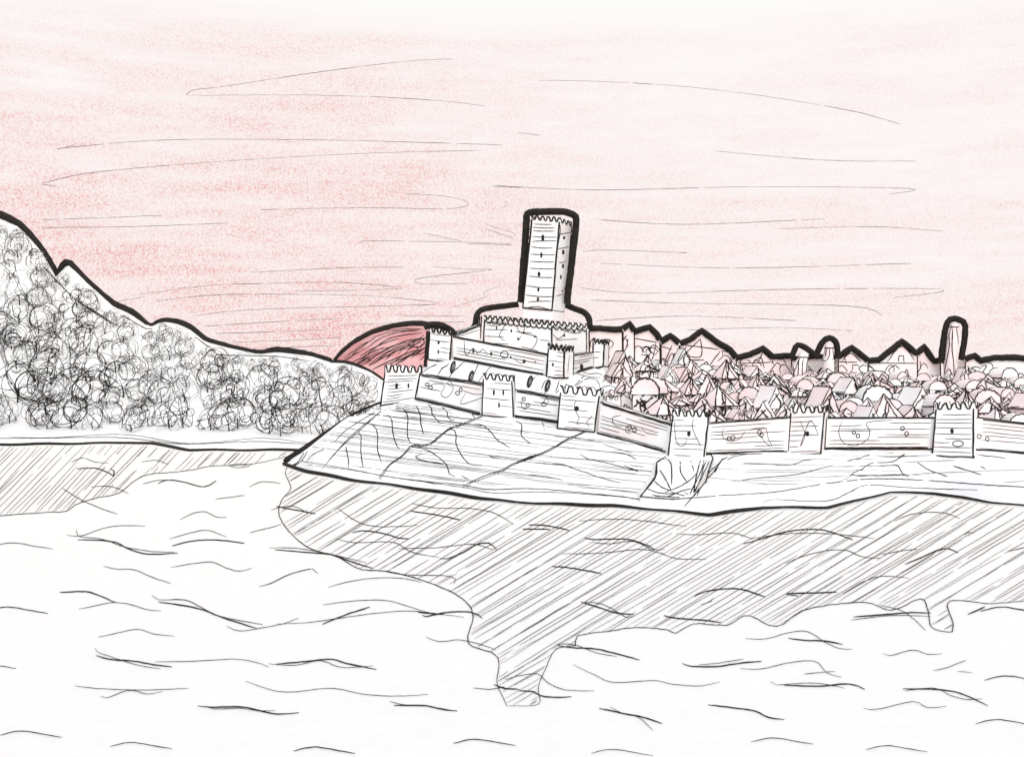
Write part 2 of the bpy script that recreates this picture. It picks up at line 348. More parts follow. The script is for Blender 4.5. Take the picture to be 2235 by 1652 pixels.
# reflections of the banks and castle, hatched in ink onto the water
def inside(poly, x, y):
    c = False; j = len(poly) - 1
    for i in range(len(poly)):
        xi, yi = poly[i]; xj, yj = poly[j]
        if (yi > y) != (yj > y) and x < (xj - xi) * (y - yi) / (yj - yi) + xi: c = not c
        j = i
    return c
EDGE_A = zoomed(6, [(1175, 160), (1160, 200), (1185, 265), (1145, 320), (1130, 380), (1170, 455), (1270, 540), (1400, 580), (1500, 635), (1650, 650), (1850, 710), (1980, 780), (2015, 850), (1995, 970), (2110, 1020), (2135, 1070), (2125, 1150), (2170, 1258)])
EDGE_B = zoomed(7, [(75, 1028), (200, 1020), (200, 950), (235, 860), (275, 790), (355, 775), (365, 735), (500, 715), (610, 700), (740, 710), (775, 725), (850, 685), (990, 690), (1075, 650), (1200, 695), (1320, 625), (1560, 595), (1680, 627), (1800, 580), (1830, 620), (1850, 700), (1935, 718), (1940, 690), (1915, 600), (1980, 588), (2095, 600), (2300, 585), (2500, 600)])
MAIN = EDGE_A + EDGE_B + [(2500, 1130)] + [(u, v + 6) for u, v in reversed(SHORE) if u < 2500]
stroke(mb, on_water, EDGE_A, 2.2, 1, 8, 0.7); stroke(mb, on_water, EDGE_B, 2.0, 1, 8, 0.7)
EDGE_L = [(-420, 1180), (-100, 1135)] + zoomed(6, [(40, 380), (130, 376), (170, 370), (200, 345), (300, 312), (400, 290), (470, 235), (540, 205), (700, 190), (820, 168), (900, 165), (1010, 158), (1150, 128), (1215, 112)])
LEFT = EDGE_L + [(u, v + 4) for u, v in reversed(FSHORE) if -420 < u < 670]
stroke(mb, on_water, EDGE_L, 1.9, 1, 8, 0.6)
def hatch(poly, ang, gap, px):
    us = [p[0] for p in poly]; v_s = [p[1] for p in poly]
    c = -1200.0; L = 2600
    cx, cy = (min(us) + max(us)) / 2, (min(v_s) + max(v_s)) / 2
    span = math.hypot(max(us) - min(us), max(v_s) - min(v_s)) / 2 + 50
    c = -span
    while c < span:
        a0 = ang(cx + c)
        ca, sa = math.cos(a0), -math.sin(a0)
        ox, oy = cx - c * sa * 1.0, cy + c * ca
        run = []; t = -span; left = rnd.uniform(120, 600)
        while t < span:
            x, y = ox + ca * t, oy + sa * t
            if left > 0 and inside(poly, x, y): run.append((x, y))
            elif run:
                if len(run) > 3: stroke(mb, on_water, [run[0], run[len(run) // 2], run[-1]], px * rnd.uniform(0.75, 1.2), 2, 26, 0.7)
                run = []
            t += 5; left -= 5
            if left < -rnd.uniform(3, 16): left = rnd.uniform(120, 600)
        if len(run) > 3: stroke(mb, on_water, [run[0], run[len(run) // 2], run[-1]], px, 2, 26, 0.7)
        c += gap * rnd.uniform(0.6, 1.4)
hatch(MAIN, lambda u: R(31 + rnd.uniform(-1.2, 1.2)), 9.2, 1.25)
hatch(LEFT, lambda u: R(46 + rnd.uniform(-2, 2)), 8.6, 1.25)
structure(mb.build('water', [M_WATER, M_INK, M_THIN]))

# ---------------------------------------------------------------- setting: castle headland and town slope (one sheet of land)
ctrl = []
def cp(p): ctrl.append((p.x, p.y, p.z))
def shoreY(v): return CAMH * F / (v - HV)
for u in range(619, 3000, 55):
    v = lerp_line(SHORE, u); Y = shoreY(v); x = (u - CU) / F * Y
    ctrl.append((x, Y, 0.0)); ctrl.append((x, Y - 7, -3.0)); ctrl.append((x, Y - 30, -6))
    if u > 650:
        vb = lerp_line(BANK, u); cp(at(u, vb, Y + 6.5))
CREST = [(630, 1004, 338), (674, 977, 340), (720, 942, 340), (776, 904, 334), (828, 882, 322), (865, 871, 314)]
for u, v, Y in CREST:
    p = at(u, v, Y); cp(p)
    ctrl.append((p.x - 3, p.y + 9, p.z - 5)); ctrl.append((p.x - 6, p.y + 22, -4)); ctrl.append((p.x - 30, p.y + 5, -6))
for x, y in ((-110, 330), (-110, 300), (-100, 380), (-70, 400), (-60, 440), (-110, 460), (-100, 560), (-40, 520)): ctrl.append((x, y, -6))
FEET = [(870, 872, 314), (907, 871, 313), (980, 889, 305), (1054, 907, 298), (1124, 911, 295.5), (1215, 927, 288), (1262, 940, 285), (1305, 946, 283), (1380, 964, 276), (1450, 985, 270),
        (1500, 1001, 267), (1545, 995, 268), (1640, 988, 272), (1716, 986, 277), (1755, 990, 278), (1813, 981, 277), (1920, 981, 275), (2031, 983, 272), (2085, 996, 271), (2130, 984, 272), (2250, 994, 275), (2500, 1005, 278), (2850, 1015, 282)]
for u, v, Y in FEET:
    p = at(u, v, Y); cp(p); ctrl.append((p.x, p.y + 9, p.z + 0.6))
INNER = [(935, 786, 352), (962, 786, 351), (990, 784, 350), (1060, 796, 346), (1120, 807, 342), (1195, 819, 336), (1222, 824, 335), (1250, 817, 338), (1290, 806, 368), (1320, 806, 376)]
for u, v, Y in INNER:
    p = at(u, v, Y); cp(p); ctrl.append((p.x * 1.03, p.y + 12, p.z))
for u, Y, z in ((1060, 372, 31), (1160, 380, 31), (1260, 392, 30.5), (1100, 410, 29), (1250, 420, 28), (1000, 400, 24), (960, 420, 12), (1350, 400, 28), (1000, 450, 6), (1150, 470, 10), (1300, 470, 20),
                (1320, 312, 14), (1290, 330, 19), (1400, 320, 12), (1500, 300, 10), (1700, 305, 9.5), (1900, 305, 9.5), (2100, 305, 9.5), (2400, 310, 9.5), (1340, 380, 22), (1400, 380, 16), (1600, 380, 13), (1800, 380, 13), (2000, 380, 13), (2300, 380, 13),
                (1360, 450, 24), (1400, 450, 22), (1500, 450, 20), (1600, 450, 17.5), (1800, 450, 17), (2000, 450, 17), (2300, 450, 17), (1380, 510, 27), (1500, 510, 26), (1600, 510, 23), (1800, 510, 21.5), (2000, 510, 21.5), (2150, 510, 21.5), (2400, 510, 21.5),
                (1400, 560, 20), (1700, 560, 18), (2100, 560, 18), (2400, 560, 18), (1400, 620, 10), (1900, 620, 10), (2400, 620, 10)):
    ctrl.append(((u - CU) / F * Y, Y, z))
A = np.array(ctrl); n = len(A)
d = np.hypot(A[:, None, 0] - A[None, :, 0], A[:, None, 1] - A[None, :, 1])
wgt = np.linalg.solve(np.block([[d - 0.02 * np.eye(n), np.ones((n, 1))], [np.ones((1, n)), np.zeros((1, 1))]]), np.append(A[:, 2], 0))
gx = np.arange(-135, 561, 2.6); gy = np.arange(200, 641, 2.6)
GX, GY = np.meshgrid(gx, gy)
Z = np.zeros(GX.size) + wgt[-1]; fx, fy = GX.ravel(), GY.ravel()
for k in range(n): Z += wgt[k] * np.hypot(fx - A[k, 0], fy - A[k, 1])
land = MB(); W_ = len(gx)
land.v = [Vector((a, b, c)) for a, b, c in zip(fx, fy, Z)]
for j in range(len(gy) - 1):
    for i in range(W_ - 1):
        k = j * W_ + i
        if max(Z[k], Z[k + 1], Z[k + W_], Z[k + W_ + 1]) > -5.5:
            land.f.append((k, k + 1, k + W_ + 1, k + W_)); land.m.append(0 if GY.ravel()[k] < 345 or GX.ravel()[k] < 45 else 3)
land_bvh = land.bvh()
def ground(x, y):
    h = land_bvh.ray_cast(Vector((x, y, 300)), Vector((0, 0, -1)))
    return h[0].z if h[0] is not None else 0.0
LH = on_mesh(land_bvh, 0.06)
def g4(px, *pts): stroke(land, LH, zoomed(4, pts), px, 1, 7)
def g1(px, *pts): stroke(land, LH, zoomed(1, pts), px, 1, 7)
def g2(px, *pts): stroke(land, LH, zoomed(2, pts), px, 1, 7)
# thick line where the bank meets the water, and the line of the bank's lip
def shore_tube(mb, line, r0, vary, u0, u1, dz=0.15):
    pts = []; u = u0; k = 0
    while u <= u1:
        v = lerp_line(line, u) + math.sin(u * .05) * 0.8; Y = shoreY(v); p = EYE.lerp(at(u, v, Y), 0.985); pts.append(p); u += 9
    mb.tube(pts, [(r0 + vary * math.sin(i * 0.19) + rnd.uniform(-.3, .3)) * 0.5 * p.y / F for i, p in enumerate(pts)], 1, 6)
shore_tube(land, SHORE, 7.2, 1.6, 619, 1700); shore_tube(land, SHORE, 5.8, 1.2, 1700, 3000)
stroke(land, LH, BANK, 2.8, 1, 8); stroke(land, LH, [(u + 12, v + 5 + 3 * math.sin(u * .013)) for u, v in BANK[:9]], 2.0, 1, 8)
stroke(land, LH, [(u, v - 7) for u, v in zoomed(2, [(840, 1118), (900, 1100), (1190, 1108), (1330, 1055), (1400, 1022), (1500, 1020), (1700, 1035), (2040, 1045)])], 2.2, 1, 8)
pts = [at(622, 1008, 338)] + [at(u - 4, v - 1.5, Y) for u, v, Y in CREST]
land.tube(pts, [q * 0.5 * 338 / F for q in (13, 13, 15, 8, 6.5, 5.5, 5)], 1, 6)
g4(6, (190, 660), (270, 600), (330, 560), (400, 510)); g4(3.5, (235, 668), (290, 650), (330, 600), (350, 560)); g4(3, (255, 672), (320, 640), (380, 550))
for a in [((500, 690), (600, 570), (720, 440), (870, 310), (1000, 210), (1110, 140)), ((525, 660), (640, 530), (800, 385), (930, 270)), ((605, 470), (680, 390), (800, 310), (925, 232)), ((380, 625), (420, 580), (515, 535))]: g4(2.6, *a)
for a in [((690, 508), (700, 560), (715, 640), (708, 685)), ((795, 390), (815, 430), (812, 560), (830, 678)), ((900, 330), (935, 370), (950, 450), (945, 520), (978, 638)), ((1030, 255), (1060, 290), (1075, 420), (1110, 520), (1132, 532)),
          ((1150, 202), (1190, 260), (1190, 430), (1222, 488)), ((1258, 182), (1290, 240), (1300, 330), (1320, 414)), ((1352, 168), (1385, 200), (1390, 250), (1455, 325)), ((1455, 182), (1510, 230), (1515, 270), (1540, 298), (1575, 298)),
          ((1580, 185), (1630, 215), (1700, 228), (1735, 282)), ((1730, 325), (1800, 340), (1870, 400), (1920, 460), (2018, 522)), ((1510, 368), (1570, 380), (1585, 420), (1585, 500), (1640, 600), (1700, 655), (1790, 668)),
          ((1270, 522), (1370, 550), (1480, 630), (1515, 680), (1530, 735), (1575, 755)), ((1315, 570), (1255, 590), (1300, 620), (1480, 655)), ((2065, 305), (2115, 335), (2110, 410), (2140, 455), (2188, 485)), ((1845, 583), (1880, 600), (1948, 612)), ((1630, 748), (1660, 770), (1690, 775))]: g4(2.7, *a)
for off in (0, 11):
    g4(3.2 if off == 0 else 2.4, (957 + off, 770 + off), (1040, 660 + off), (1150, 580 + off), (1210, 510 + off * 1.5), (1250, 494 + off), (1360, 492 + off), (1450, 425 + off), (1540, 360 + off), (1660, 320 + off), (1800, 262 + off * .5))
    g4(3.2 if off == 0 else 2.4, (1635 + off * 3, 845), (1700, 800 + off), (1830, 745 + off * 1.6), (1960, 700 + off), (2050, 650 + off), (2235, 585 + off))
    g1(3.2 if off == 0 else 2.4, (1180, 1270 + off), (1300, 1222 + off), (1420, 1180 + off), (1520, 1130 + off), (1600, 1080 + off), (1700, 1035 + off), (1780, 1003 + off * .5))
g4(2.6, (1215, 505), (1275, 525), (1320, 500))
g1(2.6, (1400, 910), (1415, 950), (1428, 1000)); g1(2.6, (1420, 1265), (1460, 1275), (1560, 1278), (1680, 1315), (1900, 1390), (2045, 1425)); g1(2.6, (1715, 1190), (1790, 1235), (1950, 1270), (2190, 1335)); g1(2.2, (1305, 1360), (1440, 1375), (1580, 1405)); g1(2.2, (1905, 1115), (2020, 1150), (2140, 1185)); g1(2.2, (2125, 1285), (2235, 1300))
for a in [((735, 878), (850, 882), (960, 890), (1030, 880), (1060, 865), (1140, 855)), ((662, 975), (700, 980), (780, 965), (1000, 945), (1100, 925), (1230, 890)), ((1310, 868), (1380, 850), (1430, 833), (1468, 838)),
          ((1280, 972), (1310, 965), (1350, 930), (1400, 910), (1440, 880), (1570, 868), (1640, 825), (1770, 797)), ((1560, 888), (1600, 895), (1625, 940), (1665, 953)), ((1708, 875), (1780, 920), (1875, 950)), ((1905, 893), (1980, 915), (2065, 943)), ((2060, 895), (2088, 910)), ((1335, 940), (1400, 948), (1640, 945)),
          ((640, 860), (680, 840), (750, 828)), ((2040, 830), (2200, 850)), ((0, 815), (80, 830), (130, 858)), ((60, 890), (120, 915), (140, 918))]: g2(2.6, *a)
# long faint lines along the slope
SL = [(u, v) for u, v, _ in CREST] + [(u, v + 4) for u, v, _ in FEET[1:]] + [(2500, 1085)] + [(u, v - 8) for u, v in reversed(BANK) if u < 2500]
def slope_line(u0, v0, L, k, px):
    run = []
    for i in range(int(L / 8)):
        u = u0 + i * 8; v = v0 + i * 8 * k
        if inside(SL, u, v): run.append((u, v))
        elif len(run) > 3: stroke(land, LH, [run[0], run[len(run) // 2], run[-1]], px, 2, 16, 0.5); run = []
        else: run = []
    if len(run) > 3: stroke(land, LH, [run[0], run[len(run) // 2], run[-1]], px, 2, 16, 0.5)
for i in range(40):
    slope_line(630 + rnd.uniform(-30, 420), 872 + i * 5.0, rnd.uniform(140, 480), 0.125 + rnd.uniform(-.015, .015), 1.3)
for i in range(13): slope_line(rnd.uniform(760, 880), 878 + i * 6.2, rnd.uniform(90, 230), 0.12, 1.4)
for i in range(24): slope_line(1080 + rnd.uniform(0, 260), 915 + i * 7.4, rnd.uniform(150, 430), 0.10 + rnd.uniform(-.03, .02), 1.3)
for i in range(24): slope_line(1540 + rnd.uniform(-40, 450), 985 + i * 4.5, rnd.uniform(110, 360), rnd.uniform(-.05, .02), 1.2)
for a in [((1560, 600), (1610, 545), (1700, 548), (1800, 572), (1880, 575)), ((1680, 635), (1755, 560), (1800, 575)), ((1690, 640), (1760, 590), (1830, 585), (1870, 620), (1885, 690)), ((1735, 530), (1780, 548), (1850, 540), (1900, 555)),
          ((1580, 560), (1570, 610)), ((1890, 660), (1960, 640), (2050, 690)), ((1900, 610), (1960, 540), (2000, 470)), ((1840, 470), (1990, 475)), ((1770, 245), (1830, 260)), ((1900, 740), (1930, 690), (2040, 705)), ((1550, 600), (1520, 690)), ((1600, 625), (1680, 660), (1720, 640))]: g1(2.6, *a)
# strokes on the steep bank below the inner wall, and in the town streets
for a in [((565, 555), (600, 500), (650, 470)), ((435, 545), (490, 500), (560, 465)), ((650, 585), (680, 540), (720, 500), (775, 452)), ((590, 500), (640, 480), (660, 455)), ((800, 610), (850, 560), (895, 462)), ((895, 605), (930, 560), (998, 480)),
          ((1315, 635), (1345, 580), (1380, 548)), ((1405, 670), (1430, 610), (1470, 580)), ((1430, 710), (1445, 650), (1460, 590)), ((1520, 705), (1550, 670))]: g1(2.3, *a)
for i in range(26):
    u, v = rnd.uniform(1330, 2230), rnd.uniform(800, 905); stroke(land, LH, [(u, v), (u + rnd.uniform(60, 190), v + rnd.uniform(-4, 8))], 1.5, 2, 10)
structure(land.build('terrain', [M_LAND, M_INK, M_THIN, M_CITY], smooth=True))

# ---------------------------------------------------------------- setting: wooded hill across the water
RIDGE = [(-900, 330), (-500, 355), (-200, 410), (-40, 455), (40, 490), (88, 541), (114, 585), (124, 604), (144, 574), (153, 576), (189, 613), (247, 664), (286, 682), (326, 712), (354, 700), (383, 703), (412, 714), (448, 743), (498, 757), (563, 771), (606, 766), (678, 775), (721, 789), (760, 791), (807, 809), (836, 829), (900, 862), (960, 905)]
hill = MB(); US = list(range(-900, 961, 14)); rows = []
def ridgeY(u): return 640 - 0.09 * (u + 100) if u > -100 else 640
def hill_pt(u, t):                                   # t: 0 at the bank, 1 on the crest
    v0 = lerp_line(FBANK, u) - 12; v1 = lerp_line(RIDGE, u); Y0 = shoreY(lerp_line(FSHORE, u)) + 16
    return at(u, v0 + (v1 - v0) * t, Y0 + (ridgeY(u) - Y0) * (t ** 0.85))
def hill_row(t):
    return [hill_pt(u, t) for u in US]
r0 = []; r1 = []
for u in US:
    vS = lerp_line(FSHORE, u); Y = shoreY(vS); p = at(u, vS, Y); p.z = 0.0; r0.append(p); r1.append(at(u, lerp_line(FBANK, u), Y + 7))
rows = [[p + Vector((0, -8, -4)) for p in r0], r0, r1] + [hill_row(t / 8) for t in range(9)]
rows.append([p + Vector((0, 25, -9)) for p in rows[-1]]); rows.append([p + Vector((0, 110, -0.7 * p.z - 12)) for p in rows[-2]])
NU = len(US)
for r in rows: hill.v += r
for j in range(len(rows) - 1):
    for i in range(NU - 1): k = j * NU + i; hill.f.append((k, k + 1, k + NU + 1, k + NU)); hill.m.append(0)
HH = on_mesh(hill.bvh(), 0.1)
shore_tube(hill, FSHORE, 6.5, 1.2, -900, 670, 0.2)
stroke(hill, HH, FBANK, 2.6, 1, 9); stroke(hill, HH, [(u + 14, v - 4 + 3 * math.sin(u * .02)) for u, v in FBANK[2:9]], 1.9, 1, 9)
ridge_px = smooth_px([p for p in RIDGE if p[0] <= 728], 9, 0.6)
hill.tube([at(u, v, ridgeY(u) + 0.5) for u, v in ridge_px], [(17 + 2.5 * math.sin(i * .33) + rnd.uniform(-.6, .6)) * .5 * ridgeY(u) / F for i, (u, v) in enumerate(ridge_px)], 1, 7)
ridge_px = smooth_px([p for p in RIDGE if p[0] >= 721 and p[0] < 845], 9, 0.6)
hill.tube([at(u, v, ridgeY(u) - 1) for u, v in ridge_px], [(9 - 0.25 * i) * .5 * ridgeY(u) / F for i, (u, v) in enumerate(ridge_px)], 1, 6)
for a in [((150, 300), (270, 420), (400, 500), (520, 580)), ((280, 430), (400, 510), (500, 575)), ((70, 215), (140, 290), (180, 330)), ((1000, 650), (1120, 740), (1160, 760), (1500, 770), (1700, 800)), ((560, 520), (700, 600), (740, 600))]: stroke(hill, HH, zoomed(3, a), 3, 1, 8)
structure(hill.build('hill', [M_LAND, M_INK], smooth=True))

# red rounded hill beyond the water, behind the castle
rh = MB()
PROF = [(690, 850), (712, 815), (733, 792), (748, 774), (775, 751), (815, 729), (860, 716), (900, 711), (930, 712), (958, 722), (985, 748), (1010, 790), (1030, 850)]
YR = 720
NP = 44; prof = [(690 + 340 * i / NP) for i in range(NP + 1)]
for dy, q in ((-75, 0.0), (-62, .42), (-45, .70), (-25, .90), (-8, .99), (0, 1.0), (14, .985), (40, .8), (75, 0.0)):
    for u in prof:
        v = lerp_line(PROF, u); p = at(u, v, YR); rh.v.append(Vector((p.x, YR + dy, -4 + (p.z + 4) * q)))
for j in range(8):
    for i in range(NP): k = j * (NP + 1) + i; rh.f.append((k, k + 1, k + NP + 2, k + NP + 1)); rh.m.append(0)
RHH = on_mesh(rh.bvh(), 0.2)
pp = smooth_px([p for p in PROF if 725 < p[0] < 990], 8, .5)
rh.tube([at(u, v - 3, YR) for u, v in pp], [(17 + rnd.uniform(-.8, .8)) * .5 * YR / F for _ in pp], 1, 7)
for a in [((0, 225), (150, 195), (330, 180), (450, 185)), ((20, 260), (200, 205), (420, 190)), ((0, 330), (120, 250), (280, 205), (400, 200)), ((0, 380), (150, 270), (300, 230), (440, 215)), ((-60, 400), (100, 310), (250, 260)), ((0, 430), (180, 330), (330, 275), (450, 255)),
          ((10, 480), (150, 400), (300, 330), (430, 290)), ((300, 300), (400, 270), (452, 262), (455, 300), (420, 330), (330, 320)), ((40, 510), (200, 430), (370, 360), (425, 350)), ((160, 470), (280, 420), (450, 340)), ((200, 490), (330, 400), (440, 380)), ((-130, 390), (0, 290)), ((-190, 420), (-60, 320), (60, 260)), ((-210, 450), (-80, 370)), ((-160, 470), (-20, 400), (60, 350)), ((-90, 490), (20, 430))]:
    stroke(rh, RHH, zoomed(1, a), 2.9, 1, 7)
for i in range(20):
    u, v = 742 + 9.5 * i + rnd.uniform(-4, 4), 812 - 2 * i + rnd.uniform(-16, 14)
    stroke(rh, RHH, [(u, v), (u + 26, v - 20), (u + rnd.uniform(45, 75), v - rnd.uniform(30, 44))], 2.0, 1, 7)
structure(rh.build('hill', [M_RED, M_INK], smooth=True))

# ---------------------------------------------------------------- masonry builders
def plan(uL, uR, Y, side_px, dep):                  # rectangle seen with its right flank side_px wide
    lo, hi = R(-70), R(70)
    for _ in range(40):
        th = (lo + hi) / 2
        xL = (uL - CU) / F * Y; ax, ay = math.cos(th), -math.sin(th); s = (uR - CU) / F
        t = (s * Y - xL) / (ax - s * ay)
        xR, yR = xL + t * ax, Y + t * ay
        xb, yb = xR + dep * math.sin(th), yR + dep * math.cos(th)
        if xb / yb * F + CU - uR > side_px: hi = th
        else: lo = th
    return Y, yR, yb, Y + dep * math.cos(th), (xL + dep * math.sin(th)) / (Y + dep * math.cos(th)) * F + CU - uL
def corners(q, Y, side_px, dep):
    TL, TR, BR, BL = q
    uL, uR = (TL[0] + BL[0]) / 2, (TR[0] + BR[0]) / 2
    yL, yR, yBR, yBL, du = plan(uL, uR, Y, side_px, dep)
    def ring(a, b):
        pl, pr = at(*a, yL), at(*b, yR)
        br = Vector(((b[0] + side_px - CU) / F * yBR, yBR, pr.z)); bl = Vector(((a[0] + du - CU) / F * yBL, yBL, pl.z))
        return [pl, pr, br, bl]
    return ring(BL, BR), ring(TL, TR)
def battlement(par_mb, ring, h0, h1, waves, thick, px, Y):
    """crenellated parapet: a wavy-topped strip round the roof edge with its ink line"""
    cen = sum(ring, Vector()) / 4
    for s in range(4):
        a, b = ring[s], ring[(s + 1) % 4]
        nrm = (b - a).cross(Vector((0, 0, 1))); nrm.z = 0; nrm.normalize()
        if nrm.dot(cen - a) < 0: nrm = -nrm
        n = waves[s] * 8 + 1; top = []; ph = rnd.uniform(0, 1)
        for i in range(n):
            t = i / (n - 1); k = math.sin(2 * math.pi * (waves[s] * t + ph * .3))
            k = max(-1, min(1, k * 1.9 + rnd.uniform(-.25, .25)))
            top.append(h0 + (h1 - h0) * (0.5 + 0.5 * k) * rnd.uniform(.85, 1.1))
        A0 = [a.lerp(b, i / (n - 1)) for i in range(n)]
        for i in range(n - 1):
            o0, o1 = A0[i], A0[i + 1]; i0, i1 = o0 + nrm * thick, o1 + nrm * thick
            z0, z1 = Vector((0, 0, top[i])), Vector((0, 0, top[i + 1]))
            par_mb.face((o0, o1, o1 + z1, o0 + z0)); par_mb.face((i1, i0, i0 + z0, i1 + z1)); par_mb.face((o0 + z0, o1 + z1, i1 + z1, i0 + z0))
        line = [A0[i] - nrm * 0.05 + Vector((rnd.uniform(-.1, .1), 0, top[i])) for i in range(n)]
        par_mb.tube(line, [px * .5 * Y / F * rnd.uniform(.8, 1.2) for _ in line], 1, 5)
def edges(mb, bot, top, px, Y, which=(0, 1, 2, 3), extra=0.0):
    for i in which:
        mid = [bot[i].lerp(top[i], k / 5) + Vector((rnd.uniform(-.06, .06), -0.03, 0)) for k in range(6)]
        mb.tube(mid, [px * .5 * Y / F * rnd.uniform(.8, 1.2) for _ in mid], 1, 5)
def slit(name, u, v, w_, h_, hit, parent, ring=False):
    """an arrow slit (dark stone recess) or a small round ring on a wall"""
    mb = MB()
    if ring:
        pts = [hit(u + math.cos(t) * w_ / 2 + rnd.uniform(-.4, .4), v + math.sin(t) * h_ / 2 + rnd.uniform(-.4, .4)) for t in np.linspace(0.4, 6.9, 12)]
        pts = [p[0] for p in pts if p]
        if len(pts) > 3: mb.tube(pts, 1.05 * pts[0].y / F, 0, 4)
    else:
        h = hit(u, v)
        if h is None: return
        p = h[0]; k = p.y / F
        prof = [(0, -.5), (.42, -.34), (.5, .05), (.36, .42), (0, .5), (-.4, .42), (-.5, .0), (-.42, -.36)]
        f = []; bk = []
        for x, y in prof:
            x *= w_ * rnd.uniform(.85, 1.15); y *= h_
            hh = hit(u + x, v + y); q = hh[0] if hh else p + Vector((x * k, 0, -y * k))
            f.append(q + Vector((0, -0.06, 0))); bk.append(q + Vector((0, 0.25, 0)))
        mb.face(f[::-1], 0)
        for i in range(8): j = (i + 1) % 8; mb.face((f[i], f[j], bk[j], bk[i]), 0)
    if mb.f: mb.build(name, [M_INK], parent)
def courses(mb, hit, q, n, px=1.6, lo=0.2, hi=0.93, full=0.6):
    TL, TR, BR, BL = q
    for i in range(n):
        t = lo + (hi - lo) * (i + rnd.uniform(-.2, .2)) / max(1, n - 1)
        a = (TL[0] + (BL[0] - TL[0]) * t, TL[1] + (BL[1] - TL[1]) * t); b = (TR[0] + (BR[0] - TR[0]) * t, TR[1] + (BR[1] - TR[1]) * t)
        s0, s1 = (0.03, rnd.uniform(.3, .97)) if rnd.random() < .55 else (rnd.uniform(.05, .6), .96)
        if rnd.random() < full: s0, s1 = 0.03, 0.96
        P = [(a[0] + (b[0] - a[0]) * s, a[1] + (b[1] - a[1]) * s + rnd.uniform(-.7, .7)) for s in (s0, (s0 + s1) / 2, s1)]
        stroke(mb, hit, P, px, 2, 9, .3)
def doodle(mb, hit, pts, px=1.5): stroke(mb, hit, pts, px, 2, 4, .25)

def make_tower(name, label, q, Y, side_px, dep, slits=(), group=None, ph=13, h0=3, h1=13, waves=(4, 1, 4, 1), n_course=9, ep=3.6, doodles=(), rings=(), outline=None, full=.5, drop=4.0, mats=None, cat='tower', side_strokes=()):
    bot, top = corners(q, Y, side_px, dep)
    k = Y / F
    base = sum(bot, Vector()) / 4
    t = thing(name, label, cat, base, group)
    body_top = [p - Vector((0, 0, ph * k)) for p in top]
    mb = MB()
    mb.prism([p - Vector((0, 0, drop)) for p in bot], body_top)
    hit = on_mesh(mb.bvh(), 0.04)
    courses(mb, hit, q, n_course, full=full)
    for dd in doodles: doodle(mb, hit, dd)
    for dd in side_strokes: stroke(mb, hit, dd, 1.6, 2, 6, .2)
    edges(mb, bot, [p + Vector((0, 0, h0 * k)) for p in body_top], ep, Y)
    for a, b in ((0, 1), (1, 2)):
        seg = [bot[a].lerp(bot[b], s / 6) + Vector((0, -.15, rnd.uniform(-.1, .1))) for s in range(7)]
        mb.tube(seg, ep * .45 * k, 1, 5)
    mb.build('wall', mats or [M_TINT, M_INK, M_THIN], t)
    pm = MB(); battlement(pm, body_top, h0 * k, h1 * k, waves, 0.7, ep, Y)
    pm.build('parapet', mats or [M_TINT, M_INK], t)
    for s in slits: slit('window', s[0], s[1], s[2], s[3], hit, t)
    for s in rings: slit('round_window', s[0], s[1], s[2], s[3], hit, t, True)
    if outline:
        om = MB()
        for line, px in outline:
            P = smooth_px([(a, b) for a, b, _ in line], 7, .5)
            ys_ = np.interp(np.linspace(0, 1, len(P)), np.linspace(0, 1, len(line)), [c for _, _, c in line])
            om.tube([at(u, v, y) for (u, v), y in zip(P, ys_)], [px * .5 * y / F * rnd.uniform(.95, 1.05) for y in ys_], 0, 8)
        om.build('dark_outline', [M_INK], t)
    return t
def make_wall(name, label, q, YL, YR_, thick=2.6, n_course=6, rings=(), slits=(), doodles=(), group=None, ep=3.4, double=True, drop=4.0, double_bottom=True):
    TL, TR, BR, BL = q
    a, b, c, d_ = at(*BL, YL), at(*BR, YR_), at(*TR, YR_), at(*TL, YL)
    nb = (b - a); nb.z = 0; nb = Vector((-nb.y, nb.x, 0)).normalized() * thick
    t = thing(name, label, 'castle wall', (a + b) / 2, group)
    mb = MB(); low = Vector((0, 0, -drop))
    mb.prism([a + low, b + low, b + nb + low, a + nb + low], [d_, c, c + nb, d_ + nb])
    hit = on_mesh(mb.bvh(), 0.04)
    courses(mb, hit, q, n_course, lo=.15, hi=.92, full=.15)
    for dd in doodles: doodle(mb, hit, dd)
    k = (YL + YR_) / 2 / F
    def line(p, q_, px, off): 
        seg = [p.lerp(q_, s / 12) + Vector((0, -.12, off + rnd.uniform(-.6, .6) * k)) for s in range(13)]
        mb.tube(seg, [px * .5 * k * rnd.uniform(.8, 1.2) for _ in seg], 1, 5)
    line(d_, c, ep, 0); line(a, b, ep, 0.0)
    if double: line(d_.lerp(c, .03), c, ep * .7, -3.5 * k)
    if double_bottom: line(a, b.lerp(a, .04), ep * .7, 2.6 * k)
    mb.tube([d_ + nb, c + nb], ep * .4 * k, 1, 5)
    mb.build('wall', [M_TINT, M_INK, M_THIN], t)
    for s in rings: slit('loophole', s[0], s[1], s[2], s[3], hit, t, True)
    for s in slits: slit('window', s[0], s[1], s[2], s[3], hit, t)
    return t
def Q(k, TL, TR, BR, BL): return zoomed(k, [TL, TR, BR, BL])
def Z1(*p): return zoomed(1, p)
def Z2(*p): return zoomed(2, p)

